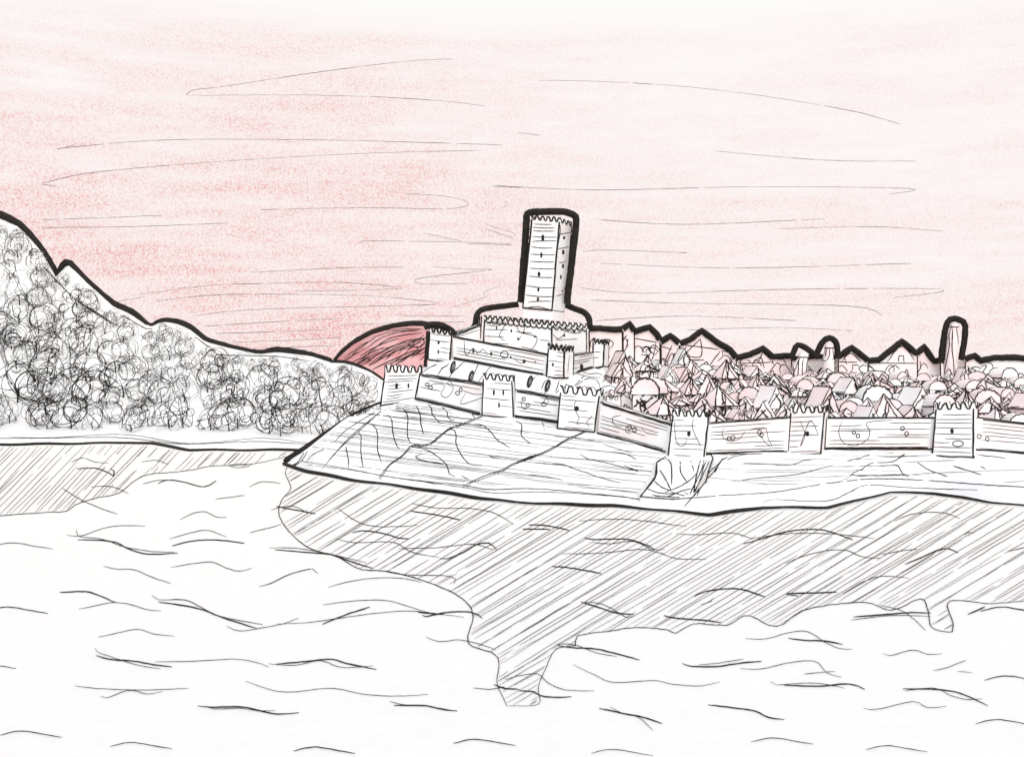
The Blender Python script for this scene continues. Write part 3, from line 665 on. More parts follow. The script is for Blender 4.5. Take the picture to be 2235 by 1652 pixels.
# ---------------------------------------------------------------- outer wall: six towers and the curtain between them
G_T, G_W = 'square towers of the outer wall', 'stretches of the outer wall'
def px1(lst): return [(803 + .2695 * x, 669.2 + .2695 * y, w_, h_) for x, y, w_, h_ in lst]
def px2(lst): return [(1338.4 + .3892 * x, 669.2 + .3892 * y, w_, h_) for x, y, w_, h_ in lst]
make_tower('wall_tower', 'leftmost square tower of the outer wall, above the pointed headland, with two slits', Q(1, (140, 475), (425, 480), (380, 758), (100, 800)), 313, 3, 9,
           px1([(232, 642, 6, 13), (328, 640, 4, 11)]), G_T, ph=17, h1=17, waves=(5, 2, 4, 2), n_course=10, full=.1)
make_tower('wall_tower', 'second outer wall tower from the left, narrow, with three dark slits', Q(1, (935, 540), (1165, 558), (1180, 905), (925, 880)), 297, 6, 9,
           px1([(1020, 695, 5, 12), (1097, 697, 4, 12), (1062, 797, 4, 12)]), G_T, ph=15, h1=15, waves=(4, 1, 4, 1), n_course=5, full=.1)
make_tower('wall_tower', 'third outer wall tower from the left, with one smudged slit and scrawled front', Q(1, (1560, 640), (1872, 668), (1835, 1012), (1535, 985)), 285, 9, 9,
           px1([(1690, 825, 10, 11)]), G_T, ph=18, h1=18, waves=(4, 1, 4, 1), n_course=7, full=.2, doodles=[Z1((1730, 765), (1690, 760), (1670, 800), (1690, 860), (1710, 900), (1690, 950), (1720, 950)), Z1((1820, 880), (1770, 940), (1800, 970))])
make_tower('wall_tower', 'outer wall tower standing on the rock outcrop, midway along the right shore', Q(2, (335, 580), (535, 585), (508, 855), (305, 850)), 267, 3, 9,
           px2([(424, 712, 7, 12)]), G_T, ph=15, h1=15, waves=(5, 2, 4, 2), n_course=7, full=.3, doodles=[Z2((345, 640), (350, 740), (375, 780), (405, 770), (410, 740)), Z2((455, 610), (445, 680), (490, 780))])
make_tower('wall_tower', 'outer wall tower second from the right, in front of the leaning town turret', Q(2, (995, 565), (1185, 560), (1165, 822), (978, 832)), 278, 9, 9,
           px2([(1088, 712, 9, 11)]), G_T, ph=15, h1=16, waves=(4, 2, 4, 1), n_course=8, full=.3, doodles=[Z2((1050, 640), (1075, 720), (1050, 780), (1105, 640), (1150, 720))])
make_tower('wall_tower', 'rightmost tower of the outer wall, below the tall thin spire, with an oval window', Q(2, (1810, 545), (2020, 540), (2018, 845), (1788, 835)), 272, 9, 9,
           px2([(1900, 697, 7, 11)]), G_T, ph=15, h1=16, waves=(4, 1, 4, 1), n_course=9, full=.4, rings=px2([(1933, 768, 24, 13)]))
make_wall('curtain_wall', 'sloping stretch of outer wall between the first two towers from the left', Q(1, (425, 548), (935, 625), (930, 880), (385, 745)), 312, 299, n_course=3, group=G_W,
          rings=px1([(480, 630, 9, 7), (508, 655, 9, 7), (726, 700, 9, 8), (752, 672, 7, 8)]), doodles=[Z1((480, 660), (540, 625), (620, 640), (590, 710), (640, 735), (690, 670), (670, 605), (640, 620), (680, 650)), Z1((770, 680), (870, 710), (980, 712), (830, 770), (750, 785), (790, 700))])
make_wall('curtain_wall', 'short stretch of outer wall between the second and third towers from the left', Q(1, (1195, 672), (1560, 742), (1545, 940), (1190, 890)), 296, 289, n_course=6, group=G_W,
          rings=px1([(1262, 748, 7, 8), (1295, 797, 8, 7), (1425, 790, 10, 9)]), doodles=[Z1((1240, 760), (1250, 820), (1290, 830)), Z1((1420, 780), (1445, 735), (1460, 770), (1440, 800))])
make_wall('curtain_wall', 'long falling stretch of outer wall that runs down to the tower on the rock', [(1311, 878), (1467, 926), (1452, 986), (1303, 946)], 283, 269, n_course=7, group=G_W,
          rings=px2([(92, 678, 9, 10), (120, 690, 9, 9)]), doodles=[Z2((75, 665), (70, 700), (100, 712)), Z2((160, 675), (180, 705), (250, 720)), Z1((2050, 880), (1980, 900), (2000, 960), (2060, 970))])
make_wall('curtain_wall', 'level stretch of outer wall just right of the tower on the rock', [(1548, 924), (1724, 911), (1717, 985), (1540, 991)], 268, 277, n_course=7, group=G_W,
          rings=px2([(650, 738, 8, 8), (672, 735, 9, 10), (820, 705, 9, 11), (832, 720, 8, 9)]), doodles=[Z2((620, 680), (610, 720), (640, 750), (700, 745), (740, 700)), Z2((760, 690), (850, 680), (870, 740), (890, 780), (850, 760), (830, 720))], double=False)
make_wall('curtain_wall', 'level stretch of outer wall between the two rightmost towers', [(1806, 912), (2043, 912), (2034, 980), (1800, 980)], 278, 273, n_course=9, group=G_W,
          rings=px2([(1350, 705, 7, 8), (1373, 724, 8, 9), (1622, 683, 8, 9), (1645, 713, 8, 10)]), doodles=[Z2((1285, 640), (1265, 700), (1290, 760), (1360, 778), (1430, 740), (1435, 690), (1425, 650), (1570, 635))], double=False)
make_wall('curtain_wall', 'end stretch of outer wall running out of the picture past the rightmost tower', [(2132, 911), (2560, 960), (2560, 1015), (2126, 982)], 273, 285, n_course=7, group=G_W,
          rings=px2([(2052, 728, 9, 9), (2098, 742, 8, 9)]), double=True)

# ---------------------------------------------------------------- inner castle
KT, KS = 'small towers of the inner ward', 'walls of the inner ward'
make_tower('inner_tower', 'small square tower at the left end of the inner wall, against the red hill', Q(1, (500, 165), (680, 190), (662, 452), (485, 428)), 351, 7, 8, px1([(572, 290, 5, 8), (570, 365, 4, 9), (667, 372, 4, 6)]), KT,
           ph=13, h1=12, waves=(4, 2, 3, 2), n_course=5, ep=4.2, full=0, outline=[([(928, 800, 352), (931, 760, 351), (934, 722, 351)], 8), ([(925, 714, 352), (940, 709, 352), (965, 711, 352), (985, 722, 353), (992, 730, 354)], 15)])
make_tower('inner_tower', 'small square tower at the corner of the inner wall with a wide shaded right face', Q(1, (1462, 305), (1592, 325), (1585, 580), (1445, 570)), 335, 20, 7.5, px1([(1498, 470, 5, 7)]), KT,
           ph=12, h1=13, waves=(4, 3, 4, 2), n_course=6, ep=4.2, full=0.1, side_strokes=[Z1((1600, 370), (1590, 450), (1585, 560)), Z1((1640, 345), (1625, 450), (1618, 540)), Z1((1610, 380), (1630, 360))])
make_tower('inner_tower', 'small square tower at the right end of the inner wall, next to the town roofs', Q(1, (1825, 255), (1915, 270), (1905, 485), (1820, 505)), 374, 10, 7.5, (), KT,
           ph=12, h1=11, waves=(3, 2, 3, 2), n_course=4, ep=3.8, full=0)
make_wall('inner_wall', 'long inner wall sloping down in front of the keep, with round loophole and dark slits', Q(1, (690, 245), (1465, 390), (1450, 562), (695, 420)), 350, 336, n_course=6, group=KS, ep=3.8, double=False,
          rings=px1([(1105, 388, 17, 16)]), slits=px1([(853, 355, 4, 12), (998, 382, 5, 8), (1157, 410, 4, 5), (1265, 443, 7, 8), (1355, 445, 3, 3)]), doodles=[Z1((780, 280), (785, 370), (800, 395), (850, 340), (890, 380), (930, 345), (970, 385)), Z1((1190, 430), (1240, 460), (1280, 445))])
make_wall('inner_wall', 'short inner wall with an arched slit between the corner tower and the right end tower', Q(1, (1650, 395), (1825, 370), (1825, 492), (1620, 555)), 342, 372, n_course=5, group=KS, ep=3.6, slits=px1([(1730, 490, 8, 15)]), double=False)
make_wall('inner_wall', 'low rear wall climbing from the left inner tower up to the keep', [(986, 733), (1048, 708), (1048, 770), (986, 770)], 380, 386, n_course=3, group=KS, ep=3.2)

k_l, k_r = 384.0, 395.0
bq = Q(1, (945, 65), (1490, 115), (1490, 420), (935, 330))
bot, top = corners(bq, 384, 75, 26)
keep = thing('castle_keep', 'white stone castle keep with a tall leaning tower on a broad block', 'castle keep', sum(bot, Vector()) / 4)
kk = 384 / F
mb = MB(); bt = [p - Vector((0, 0, 11 * kk)) for p in top]
mb.prism([p - Vector((0, 0, 3)) for p in bot], bt)
hit = on_mesh(mb.bvh(), .04)
edges(mb, bot, bt, 3.8, 384)
for off in (-9, -5): mb.tube([at(1056 + off, 690, 388), at(1053 + off, 740, 388)], 1.7 * kk, 1, 5)
for a in [((960, 125), (1090, 122)), ((950, 185), (1060, 188), (1130, 186)), ((945, 240), (1100, 245)), ((950, 295), (1140, 305)), ((1210, 115), (1390, 140)), ((1240, 325), (1380, 360)), ((1500, 165), (1640, 130)), ((1520, 270), (1700, 262)), ((1540, 330), (1660, 322)), ((1200, 205), (1330, 215)), ((1390, 270), (1480, 280)), ((960, 150), (1050, 160)), ((1510, 120), (1580, 110))]: stroke(mb, hit, zoomed(1, a), 1.6, 2, 8, .3)
for a in [((1035, 140), (1060, 155), (1118, 128), (1085, 190), (1065, 240), (1110, 278)), ((1215, 150), (1240, 130), (1268, 160), (1255, 215), (1215, 190), (1212, 150)), ((1255, 215), (1320, 230), (1370, 250), (1350, 320), (1310, 355)), ((1500, 175), (1560, 170), (1620, 205), (1700, 215), (1740, 195), (1700, 178), (1650, 200), (1590, 145)), ((1600, 160), (1590, 220), (1540, 260), (1500, 225)), ((1208, 245), (1218, 275), (1238, 240))]: stroke(mb, hit, zoomed(1, a), 1.7, 2, 4, .2)
base_block = mb.build('base_block', [M_TINT, M_INK, M_THIN], keep)
pm = MB(); battlement(pm, bt, 2.5 * kk, 9 * kk, (13, 6, 12, 6), .8, 3.8, 384); pm.build('parapet', [M_TINT, M_INK], keep)
pm2 = MB()
for s in (0, 1):                                     # looping mouldings drawn along the battlement line
    a, b = bt[s], bt[(s + 1) % 4]; n = 70 if s == 0 else 36; nl = 12 if s == 0 else 6
    line = []
    for i in range(n + 1):
        t = i / n; th = 2 * math.pi * nl * t
        line.append(a.lerp(b, max(0, min(1, t + 0.022 * math.cos(th)))) + Vector((0.05, -.2, (-3 + 4.2 * math.sin(th)) * kk)))
    pm2.tube(line, 1.5 * kk, 0, 4)
pm2.build('corbel_frieze', [M_INK], keep)
for s in px1([(1042, 170, 3, 9), (1161, 197, 4, 7), (1262, 212, 6, 5), (1355, 243, 6, 4), (1590, 235, 5, 5), (1672, 205, 5, 5), (1216, 262, 4, 6)]): slit('window', *s, hit, keep)
# the leaning tower
tq = zoomed(5, [(495, 205), (825, 235), (735, 1330), (385, 1300)])
tb, tt = corners(tq, 392, 26, 12.5)
mb = MB(); tt2 = [p - Vector((0, 0, 7 * kk)) for p in tt]
mb.prism([p - Vector((0, 0, 3.5)) for p in tb], tt2)
thit = on_mesh(mb.bvh(), .04)
edges(mb, tb, tt2, 3.8, 392)
for y0, y1, x0, x1 in ((295, 303, 485, 735), (335, 345, 482, 765), (378, 384, 480, 770), (445, 455, 470, 795), (508, 500, 468, 790), (565, 585, 462, 745), (655, 665, 452, 775), (742, 752, 440, 760), (825, 834, 438, 765), (915, 937, 430, 745), (1035, 1060, 425, 785), (1145, 1166, 415, 745), (1232, 1222, 450, 725)):
    stroke(mb, thit, zoomed(5, [(x0, y0), ((x0 + x1) / 2, y1 - 1), (x1, y1)]), 2.0, 2, 6, .2)
for a in [((765, 418), (830, 420), (958, 396)), ((805, 593), (880, 582), (935, 566)), ((770, 755), (830, 760), (905, 746)), ((780, 1160), (870, 1136)), ((310, 1305), (420, 1300), (560, 1285), (720, 1325))]: stroke(mb, thit, zoomed(5, a), 1.9, 2, 6, .2)
seg = zoomed(5, [(825, 240), (830, 400), (800, 560), (780, 760), (765, 1000), (735, 1330)])
stroke(mb, thit, seg, 4.0, 1, 6, .3)
for a, b in ((0, 1), (1, 2)): mb.tube([tb[a] + Vector((0, -.2, 0)), tb[b] + Vector((0, -.2, 0))], 1.8 * kk, 1, 5)
tw = mb.build('tower', [M_TINT, M_INK, M_THIN], keep)
pm = MB(); battlement(pm, tt2, 0.5 * kk, 9 * kk, (5, 3, 5, 3), .7, 3.6, 392); pm.build('parapet', [M_TINT, M_INK], tw)
for x, y, a, b in ((625, 460, 7, 14), (608, 668, 5, 12), (580, 897, 6, 11), (572, 1082, 5, 9), (568, 1195, 5, 8), (880, 463, 5, 7), (871, 635, 5, 11), (868, 800, 5, 10), (842, 930, 4, 10), (858, 1098, 3, 4)):
    u, v = zoomed(5, [(x, y)])[0]; slit('window', u, v, a, b, thit, tw)
def out(lines, parent, name='dark_outline'):
    om = MB()
    for line, px in lines:
        P = smooth_px([(a, b) for a, b, _ in line], 6, .45)
        ys_ = np.interp(np.linspace(0, 1, len(P)), np.linspace(0, 1, len(line)), [c for _, _, c in line])
        om.tube([at(u, v, y) for (u, v), y in zip(P, ys_)], [px * .5 * y / F * rnd.uniform(.96, 1.04) for y in ys_], 0, 8)
    om.build(name, [M_INK], parent)
o5 = [(a, b, 396.0) for a, b in zoomed(5, [(360, 1235), (372, 1100), (392, 800), (415, 500), (430, 260), (440, 175), (560, 152), (700, 148), (830, 146), (940, 168), (1018, 210), (1022, 330), (990, 600), (955, 900), (925, 1130), (918, 1250)])]
out([(o5, 15.5)], tw)
o1 = [(1132, 664, 402.), (1110, 667, 402.), (1075, 671, 402.), (1050, 677, 400.), (1040, 690, 392.), (1037, 708, 390.), (1031, 718, 390.), (1010, 725, 388.), (988, 731, 386.)]
o2 = [(1236, 666, 408.), (1255, 674, 410.), (1275, 682, 410.), (1285, 694, 406.), (1288, 714, 402.)]
out([(o1, 13)], keep); out([(o2, 14)], keep)

# rock outcrop under the tower on the shore
rk = thing('rock_outcrop', 'bare creased rock outcrop under the wall tower, shade-hatched on its right side, at the water', 'rock', at(1470, 1080, 250))
mb = MB()
ringpx = [[(1452, 997), (1475, 999), (1505, 1001), (1535, 1000), (1552, 992)], [(1433, 1010), (1470, 1012), (1500, 1014), (1532, 1012), (1556, 1000)], [(1430, 1040), (1462, 1046), (1492, 1050), (1526, 1044), (1548, 1022)], [(1398, 1084), (1440, 1088), (1475, 1090), (1512, 1086), (1540, 1052)]]
ringY = [[265, 261, 260, 261, 269], [257, 250, 249, 250, 260], [246, 240, 239, 240, 250], [236.5, 234.3, 233.8, 234.5, 240]]
allr = []
for a, b in zip(ringpx, ringY):
    r = [at(u, v, y) for (u, v), y in zip(a, b)]
    allr.append(r + [r[-1] + Vector((0, 16, 0)), r[0] + Vector((0, 16, 0))])
allr = allr[::-1]
allr.insert(0, [p + Vector((0, -.5, -3)) for p in allr[0]])
for lo_, hi_ in zip(allr, allr[1:]): mb.prism(lo_, hi_, 0, cap=False)
mb.face(allr[-1])
rhit = on_mesh(mb.bvh(), .05)
for a in [((300, 850), (248, 870), (245, 930), (225, 980), (150, 1062)), ((262, 915), (290, 960), (325, 1030)), ((300, 855), (325, 880), (328, 995)), ((375, 868), (380, 930), (415, 985)), ((435, 865), (452, 922)), ((232, 978), (270, 1010), (320, 1032)), ((195, 1022), (260, 1045), (340, 1050)), ((290, 1040), (370, 1010), (440, 965), (470, 930)), ((220, 1055), (300, 1065), (380, 1035), (440, 1020)),
          ((235, 1062), (330, 1068), (430, 1070), (400, 1040)), ((320, 1040), (420, 1065)), ((490, 862), (470, 930), (450, 1050)), ((510, 862), (488, 930), (420, 1068)), ((525, 862), (505, 900), (490, 960), (450, 1055)), ((540, 862), (500, 950), (440, 1065))]: stroke(mb, rhit, zoomed(2, a), 3.0, 1, 6, .4)  # creases, and shade hatched in ink down the right side
for idx, px in ((0, 3.4), (4, 3.4)):
    line = [r[idx] + Vector((0, -.15, 0)) for r in allr[1:]]
    mb.tube([a.lerp(b, q / 4) for a, b in zip(line, line[1:]) for q in range(4)] + [line[-1]], px * .5 * 248 / F, 1, 5)
line = [p + Vector((0, -.1, .1)) for p in allr[1][:5]]; mb.tube(line, 1.4 * .235 / 2.396, 1, 5)
mb.build('rock_face', [M_LAND, M_INK], rk)
mb = MB()
for a in [((615, 850), (560, 930), (510, 980), (455, 1060)), ((590, 880), (530, 940), (490, 1010), (400, 1120)), ((640, 845), (600, 870), (570, 930)), ((545, 862), (520, 930), (470, 1060)), ((655, 835), (700, 828), (835, 826))]: stroke(mb, LH, zoomed(2, a), 3.0, 0, 6, .4)
mb.build('shade_hatch', [M_INK], rk)  # ink strokes drawing the shaded right flank on the ground beside the rock

# ---------------------------------------------------------------- slim cypresses on the steep bank
def lump(mb, c, r, m=0, seed=0, sq=1.0, seg=8, rings=5):
    k = len(mb.v); g = random.Random(seed)
    for j in range(rings + 1):
        ph = math.pi * j / rings
        for i in range(seg):
            th = 2 * math.pi * i / seg; rr = r * g.uniform(.8, 1.15)
            mb.v.append(Vector(c) + Vector((rr * math.sin(ph) * math.cos(th), rr * math.sin(ph) * math.sin(th), rr * math.cos(ph) * sq)))
    for j in range(rings):
        for i in range(seg):
            a = k + j * seg + i; b = k + j * seg + (i + 1) % seg
            mb.f.append((a, a + seg, b + seg, b)); mb.m.append(m)
def loop(mb, c, nrm, r, px, g, turns=1.15, m=1):
    nrm = nrm.normalized(); a = nrm.orthogonal().normalized(); b = nrm.cross(a)
    n = int(15 * turns); ph = g.uniform(0, 6.28); e = g.uniform(.7, 1.0); dr = g.uniform(-.25, .25); pts = []
    for i in range(n + 1):
        th = ph + 2 * math.pi * turns * i / n; q = r * (1 + dr * i / n)
        pts.append(c + a * math.cos(th) * q + b * math.sin(th) * q * e + nrm * g.uniform(-.02, .02) * r)
    mb.tube(pts, px, m, 4)
cyp = [(985, 801, 345, 'between the left inner tower and the outer wall'), (1025, 822, 336, 'above the left half of the outer wall, darkest inside'), (1153, 833, 326, 'behind the wall right of the narrow tower'), (1192, 842, 322, 'under the corner tower of the inner wall')]
for u, v, Y, where in cyp:
    h = LH(u, v + 13); p = h[0] if h else at(u, v + 13, Y)
    Y = p.y; k = Y / F
    t = thing('cypress_tree', 'slim upright oval cypress ' + where, 'tree', p, 'cypresses on the castle bank')
    g = random.Random(int(u)); mb = MB(); lean = Vector((0.25, 0, 1)).normalized()
    for i in range(6):
        q = i / 5; lump(mb, p + lean * (4 + 20 * q) * k, (4.2 * math.sin(.5 + 2.2 * q) + .6) * k, 0, i, 1.3, 7, 4)
    for i in range(5):
        rr = (4.5 + 0.5 * i) * k; pts = []
        for a in range(19):
            th = 2 * math.pi * a / 18
            pts.append(p + lean * (14 + 12.5 * math.sin(th)) * k + Vector((math.cos(th) * rr * math.cos(i * .62), math.cos(th) * rr * math.sin(i * .62) - .1, 0)))
        mb.tube(pts, 1.0 * k, 1, 4)
    mb.build('crown', [M_LEAF, M_INK], t)
    mb = MB(); mb.tube([p - Vector((0, 0, .4)), p + lean * 5 * k], [1.6 * k, .8 * k], 0, 5); mb.build('trunk', [M_INK], t)

# ---------------------------------------------------------------- the wood on the hill: single trees, round crowns of looping twigs
variants = []
for s in range(9):
    g = random.Random(100 + s); cm = MB(); c0 = Vector((0, 0, 1.0))
    for i in range(44):                              # leaves
        d_ = Vector((g.gauss(0, 1), g.gauss(0, 1), g.gauss(0, 1))).normalized(); p = c0 + d_ * (g.uniform(.2, .95) ** .6)
        n_ = (d_ + Vector((g.gauss(0, .6), g.gauss(0, .6), g.gauss(0, .6)))).normalized(); a_ = n_.orthogonal().normalized(); b_ = n_.cross(a_); q = g.uniform(.05, .11)
        cm.face((p - a_ * q, p - b_ * q * .5, p + a_ * q, p + b_ * q * .5))
    for i in range(7):
        d_ = Vector((g.gauss(0, 1), g.gauss(0, .9) - .4, g.gauss(0, 1))).normalized(); rr = g.choice((.2, .32, .44, .56, .68, .8, .92)) * g.uniform(.85, 1.15)
        loop(cm, c0 + d_ * (max(.1, 1.0 - rr) + .2) * g.uniform(.7, 1.15), Vector((g.gauss(0, .35), -1, g.gauss(0, .35))) if i % 4 else d_, rr, g.choice((.012, .015, .018)), g, g.uniform(.95, 1.7))
    tm = MB(); tm.tube([Vector((0, 0, -.35)), Vector((.03, 0, .2)), Vector((-.04, 0, .6))], [.05, .035, .02], 0, 5)
    for i in range(3):
        a = i * 2.1 + s; tm.tube([Vector((0, 0, .35 + .1 * i)), Vector((.3 * math.cos(a), .3 * math.sin(a), .8 + .1 * i))], [.02, .01], 0, 4)
    variants.append((cm, tm))
protos = []
for cm, tm in variants:
    me = []
    for b, nm, ms in ((cm, 'crown', [M_LEAF, M_INK]), (tm, 'trunk', [M_INK])):
        m_ = bpy.data.meshes.new(nm); m_.from_pydata([tuple(p) for p in b.v], [], b.f)
        for x in ms: m_.materials.append(x)
        m_.polygons.foreach_set('material_index', b.m); m_.update(); me.append(m_)
    protos.append(me)
LAB = {'low': ('round scribbly tree in the front row of the wood, just above the left shore', 'front row trees of the wood'),
       'mid': ('round scribbly tree halfway up the wooded hill', 'trees on the middle of the wooded hill'),
       'top': ('small round scribbly tree close under the black ridge line', 'trees under the ridge of the wooded hill')}
g = random.Random(7); ntree = 0; placed = []
u = -140
step = 0
while u < 845:
    vr = max(lerp_line(RIDGE, u + q) for q in (-10, 0, 10)); v0 = lerp_line(FBANK, u) - 12
    v = v0 - g.uniform(0, 22) ; first = True
    while True:
        f = max(0, (v0 - v) / max(1, v0 - lerp_line(RIDGE, u))); rpx = (42 - 22 * f) * g.uniform(.7, 1.3)
        rpx = min(rpx, 15 + (v0 - vr) * .13)
        if v - 1.85 * rpx < vr + 8: rpx = (v - vr - 8) / 1.85
        if rpx < 5.5: break
        uu = u + g.uniform(-14, 14)
        if uu + rpx < 846:
            p = hill_pt(uu, min(.97, f)); placed.append((p, rpx * p.y / F, 'low' if first else 'top' if v - 1.95 * rpx < vr + 30 else 'mid'))
        first = False; v -= rpx * g.uniform(1.05, 1.4)
    u += 42 if u < 560 else 33
u = -130
while u < 815:                                       # the low fringe right under the crest
    vr = max(lerp_line(RIDGE, u + q) for q in (-9, 0, 9)); v0 = lerp_line(FBANK, u) - 12; rpx = g.uniform(8, 14)
    v = vr + 10 + 1.9 * rpx + g.uniform(0, 5); p = hill_pt(u, min(.98, (v0 - v) / (v0 - lerp_line(RIDGE, u))))
    placed.append((p, rpx * p.y / F, 'top')); u += rpx * g.uniform(1.7, 2.6)
placed.sort(key=lambda q: q[0].y)
for i, (p, r, z) in enumerate(placed):
    root = thing('round_tree', LAB[z][0], 'tree', p - Vector((0, 0, .1)), LAB[z][1])
    root.scale = (r, r, r); root.rotation_euler = (0, 0, g.uniform(-.6, .6))
    for nm, me in zip(('crown', 'trunk'), protos[i % 9]):
        o = bpy.data.objects.new(nm, me); C.objects.link(o); o.parent = root
print('trees', len(placed))

# ---------------------------------------------------------------- the town behind the wall
def box_pts(x0, x1, y0, y1, z): return [Vector((x0, y0, z)), Vector((x1, y0, z)), Vector((x1, y1, z)), Vector((x0, y1, z))]
def wob_line(mb, pts, r, g, m=1):
    q = []
    for a, b in zip(pts, pts[1:]):
        for i in range(4): q.append(a.lerp(b, i / 4) + Vector((g.uniform(-1, 1), g.uniform(-1, 1), g.uniform(-1, 1))) * r * .8)
    q.append(pts[-1]); mb.tube(q, [r * g.uniform(.75, 1.25) for _ in q], m, 4)
def house_mesh(s):
    """town house about one unit wide standing on z = 0: walls, roof, their ink edges"""
    g = random.Random(500 + s); kind = s % 5
    w_, d_, h = .5 * g.uniform(.85, 1.1), .5 * g.uniform(.8, 1.1), g.uniform(.4, .65); r = .026
    wm, rm = MB(), MB()
    b, t = box_pts(-w_, w_, -d_, d_, -.4), box_pts(-w_, w_, -d_, d_, h)
    wm.prism(b, t)
    for i in range(4): wob_line(wm, [b[i], t[i]], r, g)
    wob_line(wm, [t[0], t[1], t[2], t[3], t[0]], r, g)
    o = .06
    if kind in (0, 3):                               # gable to the front
        rh_ = g.uniform(.5, .95); A_, B_ = Vector((g.uniform(-.1, .1), -d_ - o, h + rh_)), Vector((0, d_ + o, h + rh_))
        e = [Vector((-w_ - o, -d_ - o, h - .05)), Vector((w_ + o, -d_ - o, h - .05)), Vector((w_ + o, d_ + o, h - .05)), Vector((-w_ - o, d_ + o, h - .05))]
        rm.face((e[0], A_, B_, e[3])); rm.face((A_, e[1], e[2], B_)); rm.face((e[0], e[1], A_)); rm.face((e[2], e[3], B_))
        wob_line(rm, [e[0], A_, e[1]], r * 1.1, g); wob_line(rm, [A_, B_], r, g); wob_line(rm, [e[2], B_, e[3]], r, g); wob_line(rm, [e[0], e[3]], r, g); wob_line(rm, [e[1], e[2]], r, g)
    elif kind in (1, 4):                             # pointed hip
        rh_ = g.uniform(.6, .95) if kind == 1 else g.uniform(.4, .6); ap = Vector((g.uniform(-.15, .15), 0, h + rh_))
        e = box_pts(-w_ - o, w_ + o, -d_ - o, d_ + o, h)
        for i in range(4): rm.face((e[i], e[(i + 1) % 4], ap)); wob_line(rm, [e[i], ap], r * 1.1, g)
        wob_line(rm, [e[0], e[1], e[2], e[3], e[0]], r, g)
    else:                                            # rounded vault
        n = 8; arc = [Vector((math.cos(math.pi * i / n) * -(w_ + o), 0, h + math.sin(math.pi * i / n) * .5)) for i in range(n + 1)]
        f, bk = [a + Vector((0, -d_ - o, 0)) for a in arc], [a + Vector((0, d_ + o, 0)) for a in arc]
        for i in range(n): rm.face((f[i], f[i + 1], bk[i + 1], bk[i]))
        rm.face(f[::-1]); rm.face(bk)
        wob_line(rm, f, r * 1.1, g); wob_line(rm, bk, r, g); wob_line(rm, [f[0], bk[0]], r, g); wob_line(rm, [f[-1], bk[-1]], r, g)
    if kind != 2:                                    # loose lines over the front roof plane
        fa, fb, fc = (e[0], e[1], A_) if kind in (0, 3) else (e[0], e[1], ap)
        off = Vector((0, -.03, .01))
        for i in range(3):
            a = fa.lerp(fb, g.uniform(.05, .95)) + off; c = fc.lerp(fa.lerp(fb, g.uniform(0, 1)), g.uniform(.05, .5)) + off
            wob_line(rm, [a, (a + c) / 2 + (fb - fa) * g.uniform(-.12, .12), c], r * .9, g)
    y = -d_ - .02
    for i in range(5):                               # loose timber braces and arches over the front
        a = Vector((g.uniform(-w_, w_), y, g.uniform(0, h))); c = Vector((g.uniform(-w_, w_), y, g.uniform(.2, h)))
        mid = (a + c) / 2 + Vector((g.uniform(-.2, .2), 0, g.uniform(.05, .35)))
        wob_line(wm, [a, mid, c], r * .85, g)
    for sd in (-1, 1): wob_line(wm, [Vector((sd * (w_ + .015), -d_, g.uniform(.1, h))), Vector((sd * (w_ + .015), d_, g.uniform(.1, h)))], r * .8, g)
    dm = MB(); dx = g.uniform(-.25, .25)
    dm.tube([Vector((dx + .1 * math.cos(th), y, .28 + .17 * math.sin(th))) for th in np.linspace(-1.2, 4.4, 11)], r * .9, 0, 4)
    return wm, rm, dm, kind
hv = []
for s in range(15):
    wm, rm, dm, kind = house_mesh(s); me = []
    for b, nm, ms in ((wm, 'wall', [M_CITY, M_INK]), (rm, 'roof', [M_CITY, M_INK]), (dm, 'window', [M_INK])):
        m_ = bpy.data.meshes.new(nm); m_.from_pydata([tuple(p) for p in b.v], [], b.f)
        for x in ms: m_.materials.append(x)
        m_.polygons.foreach_set('material_index', b.m); m_.update(); me.append(m_)
    hv.append((me, kind))
SKYLINE = [(1255, 834), (1295, 818), (1345, 812), (1352, 745), (1370, 735), (1550, 745), (1600, 775), (1640, 792), (2700, 795)]
KIND = {0: 'steep gabled', 3: 'steep gabled', 1: 'spiky hip-roofed', 4: 'low hip-roofed', 2: 'round-vaulted'}
ROWS = [(314, 'just behind the outer wall'), (336, 'in the lowest lanes of the crowded town'), (360, 'in the lower part of the crowded town'), (386, 'in the middle of the crowded town'), (414, 'in the upper middle of the crowded town'), (442, 'in the upper part of the crowded town'), (468, 'high on the town slope'), (491, 'near the crest of the town slope')]
g = random.Random(21); nh = 0
for ri, (Y, where) in enumerate(ROWS):
    u = 1262 + g.uniform(0, 20)
    while u < 2330:
        y = Y + g.uniform(-9, 9); wpx = g.choice((32, 38, 44, 50, 57)) * g.uniform(.9, 1.1) * (1.0 if ri < 4 else .8)
        x = (u - CU) / F * y; zz = ground(x, y); sc_ = wpx * y / F
        (me, kind) = hv[g.randrange(15)]
        top_v = HV - (zz + max(p.z for p in (q.co for q in me[1].vertices)) * sc_ * 1.1 - CAMH) / y * F
        if top_v < lerp_line(SKYLINE, u) + 3: u += 6; continue
        if not (ri == 0 and u < 1330) and not (u < 1350 and y > 350 - (1300 - u) * .4 and y > 335):
            a = 'house'
            root = thing('town_house', f'{KIND[kind]} rosy {a} {where}', 'house', (x, y, zz), f'{KIND[kind]} houses {where}')
            root.scale = (sc_, sc_, sc_ * g.uniform(.85, 1.2)); root.rotation_euler = (0, 0, g.uniform(-.5, .5))
            for nm, m_ in zip(('wall', 'roof', 'window'), me):
                o = bpy.data.objects.new(nm, m_); C.objects.link(o); o.parent = root
            nh += 1
        u += wpx * g.uniform(.85, 1.2)
print('houses', nh)

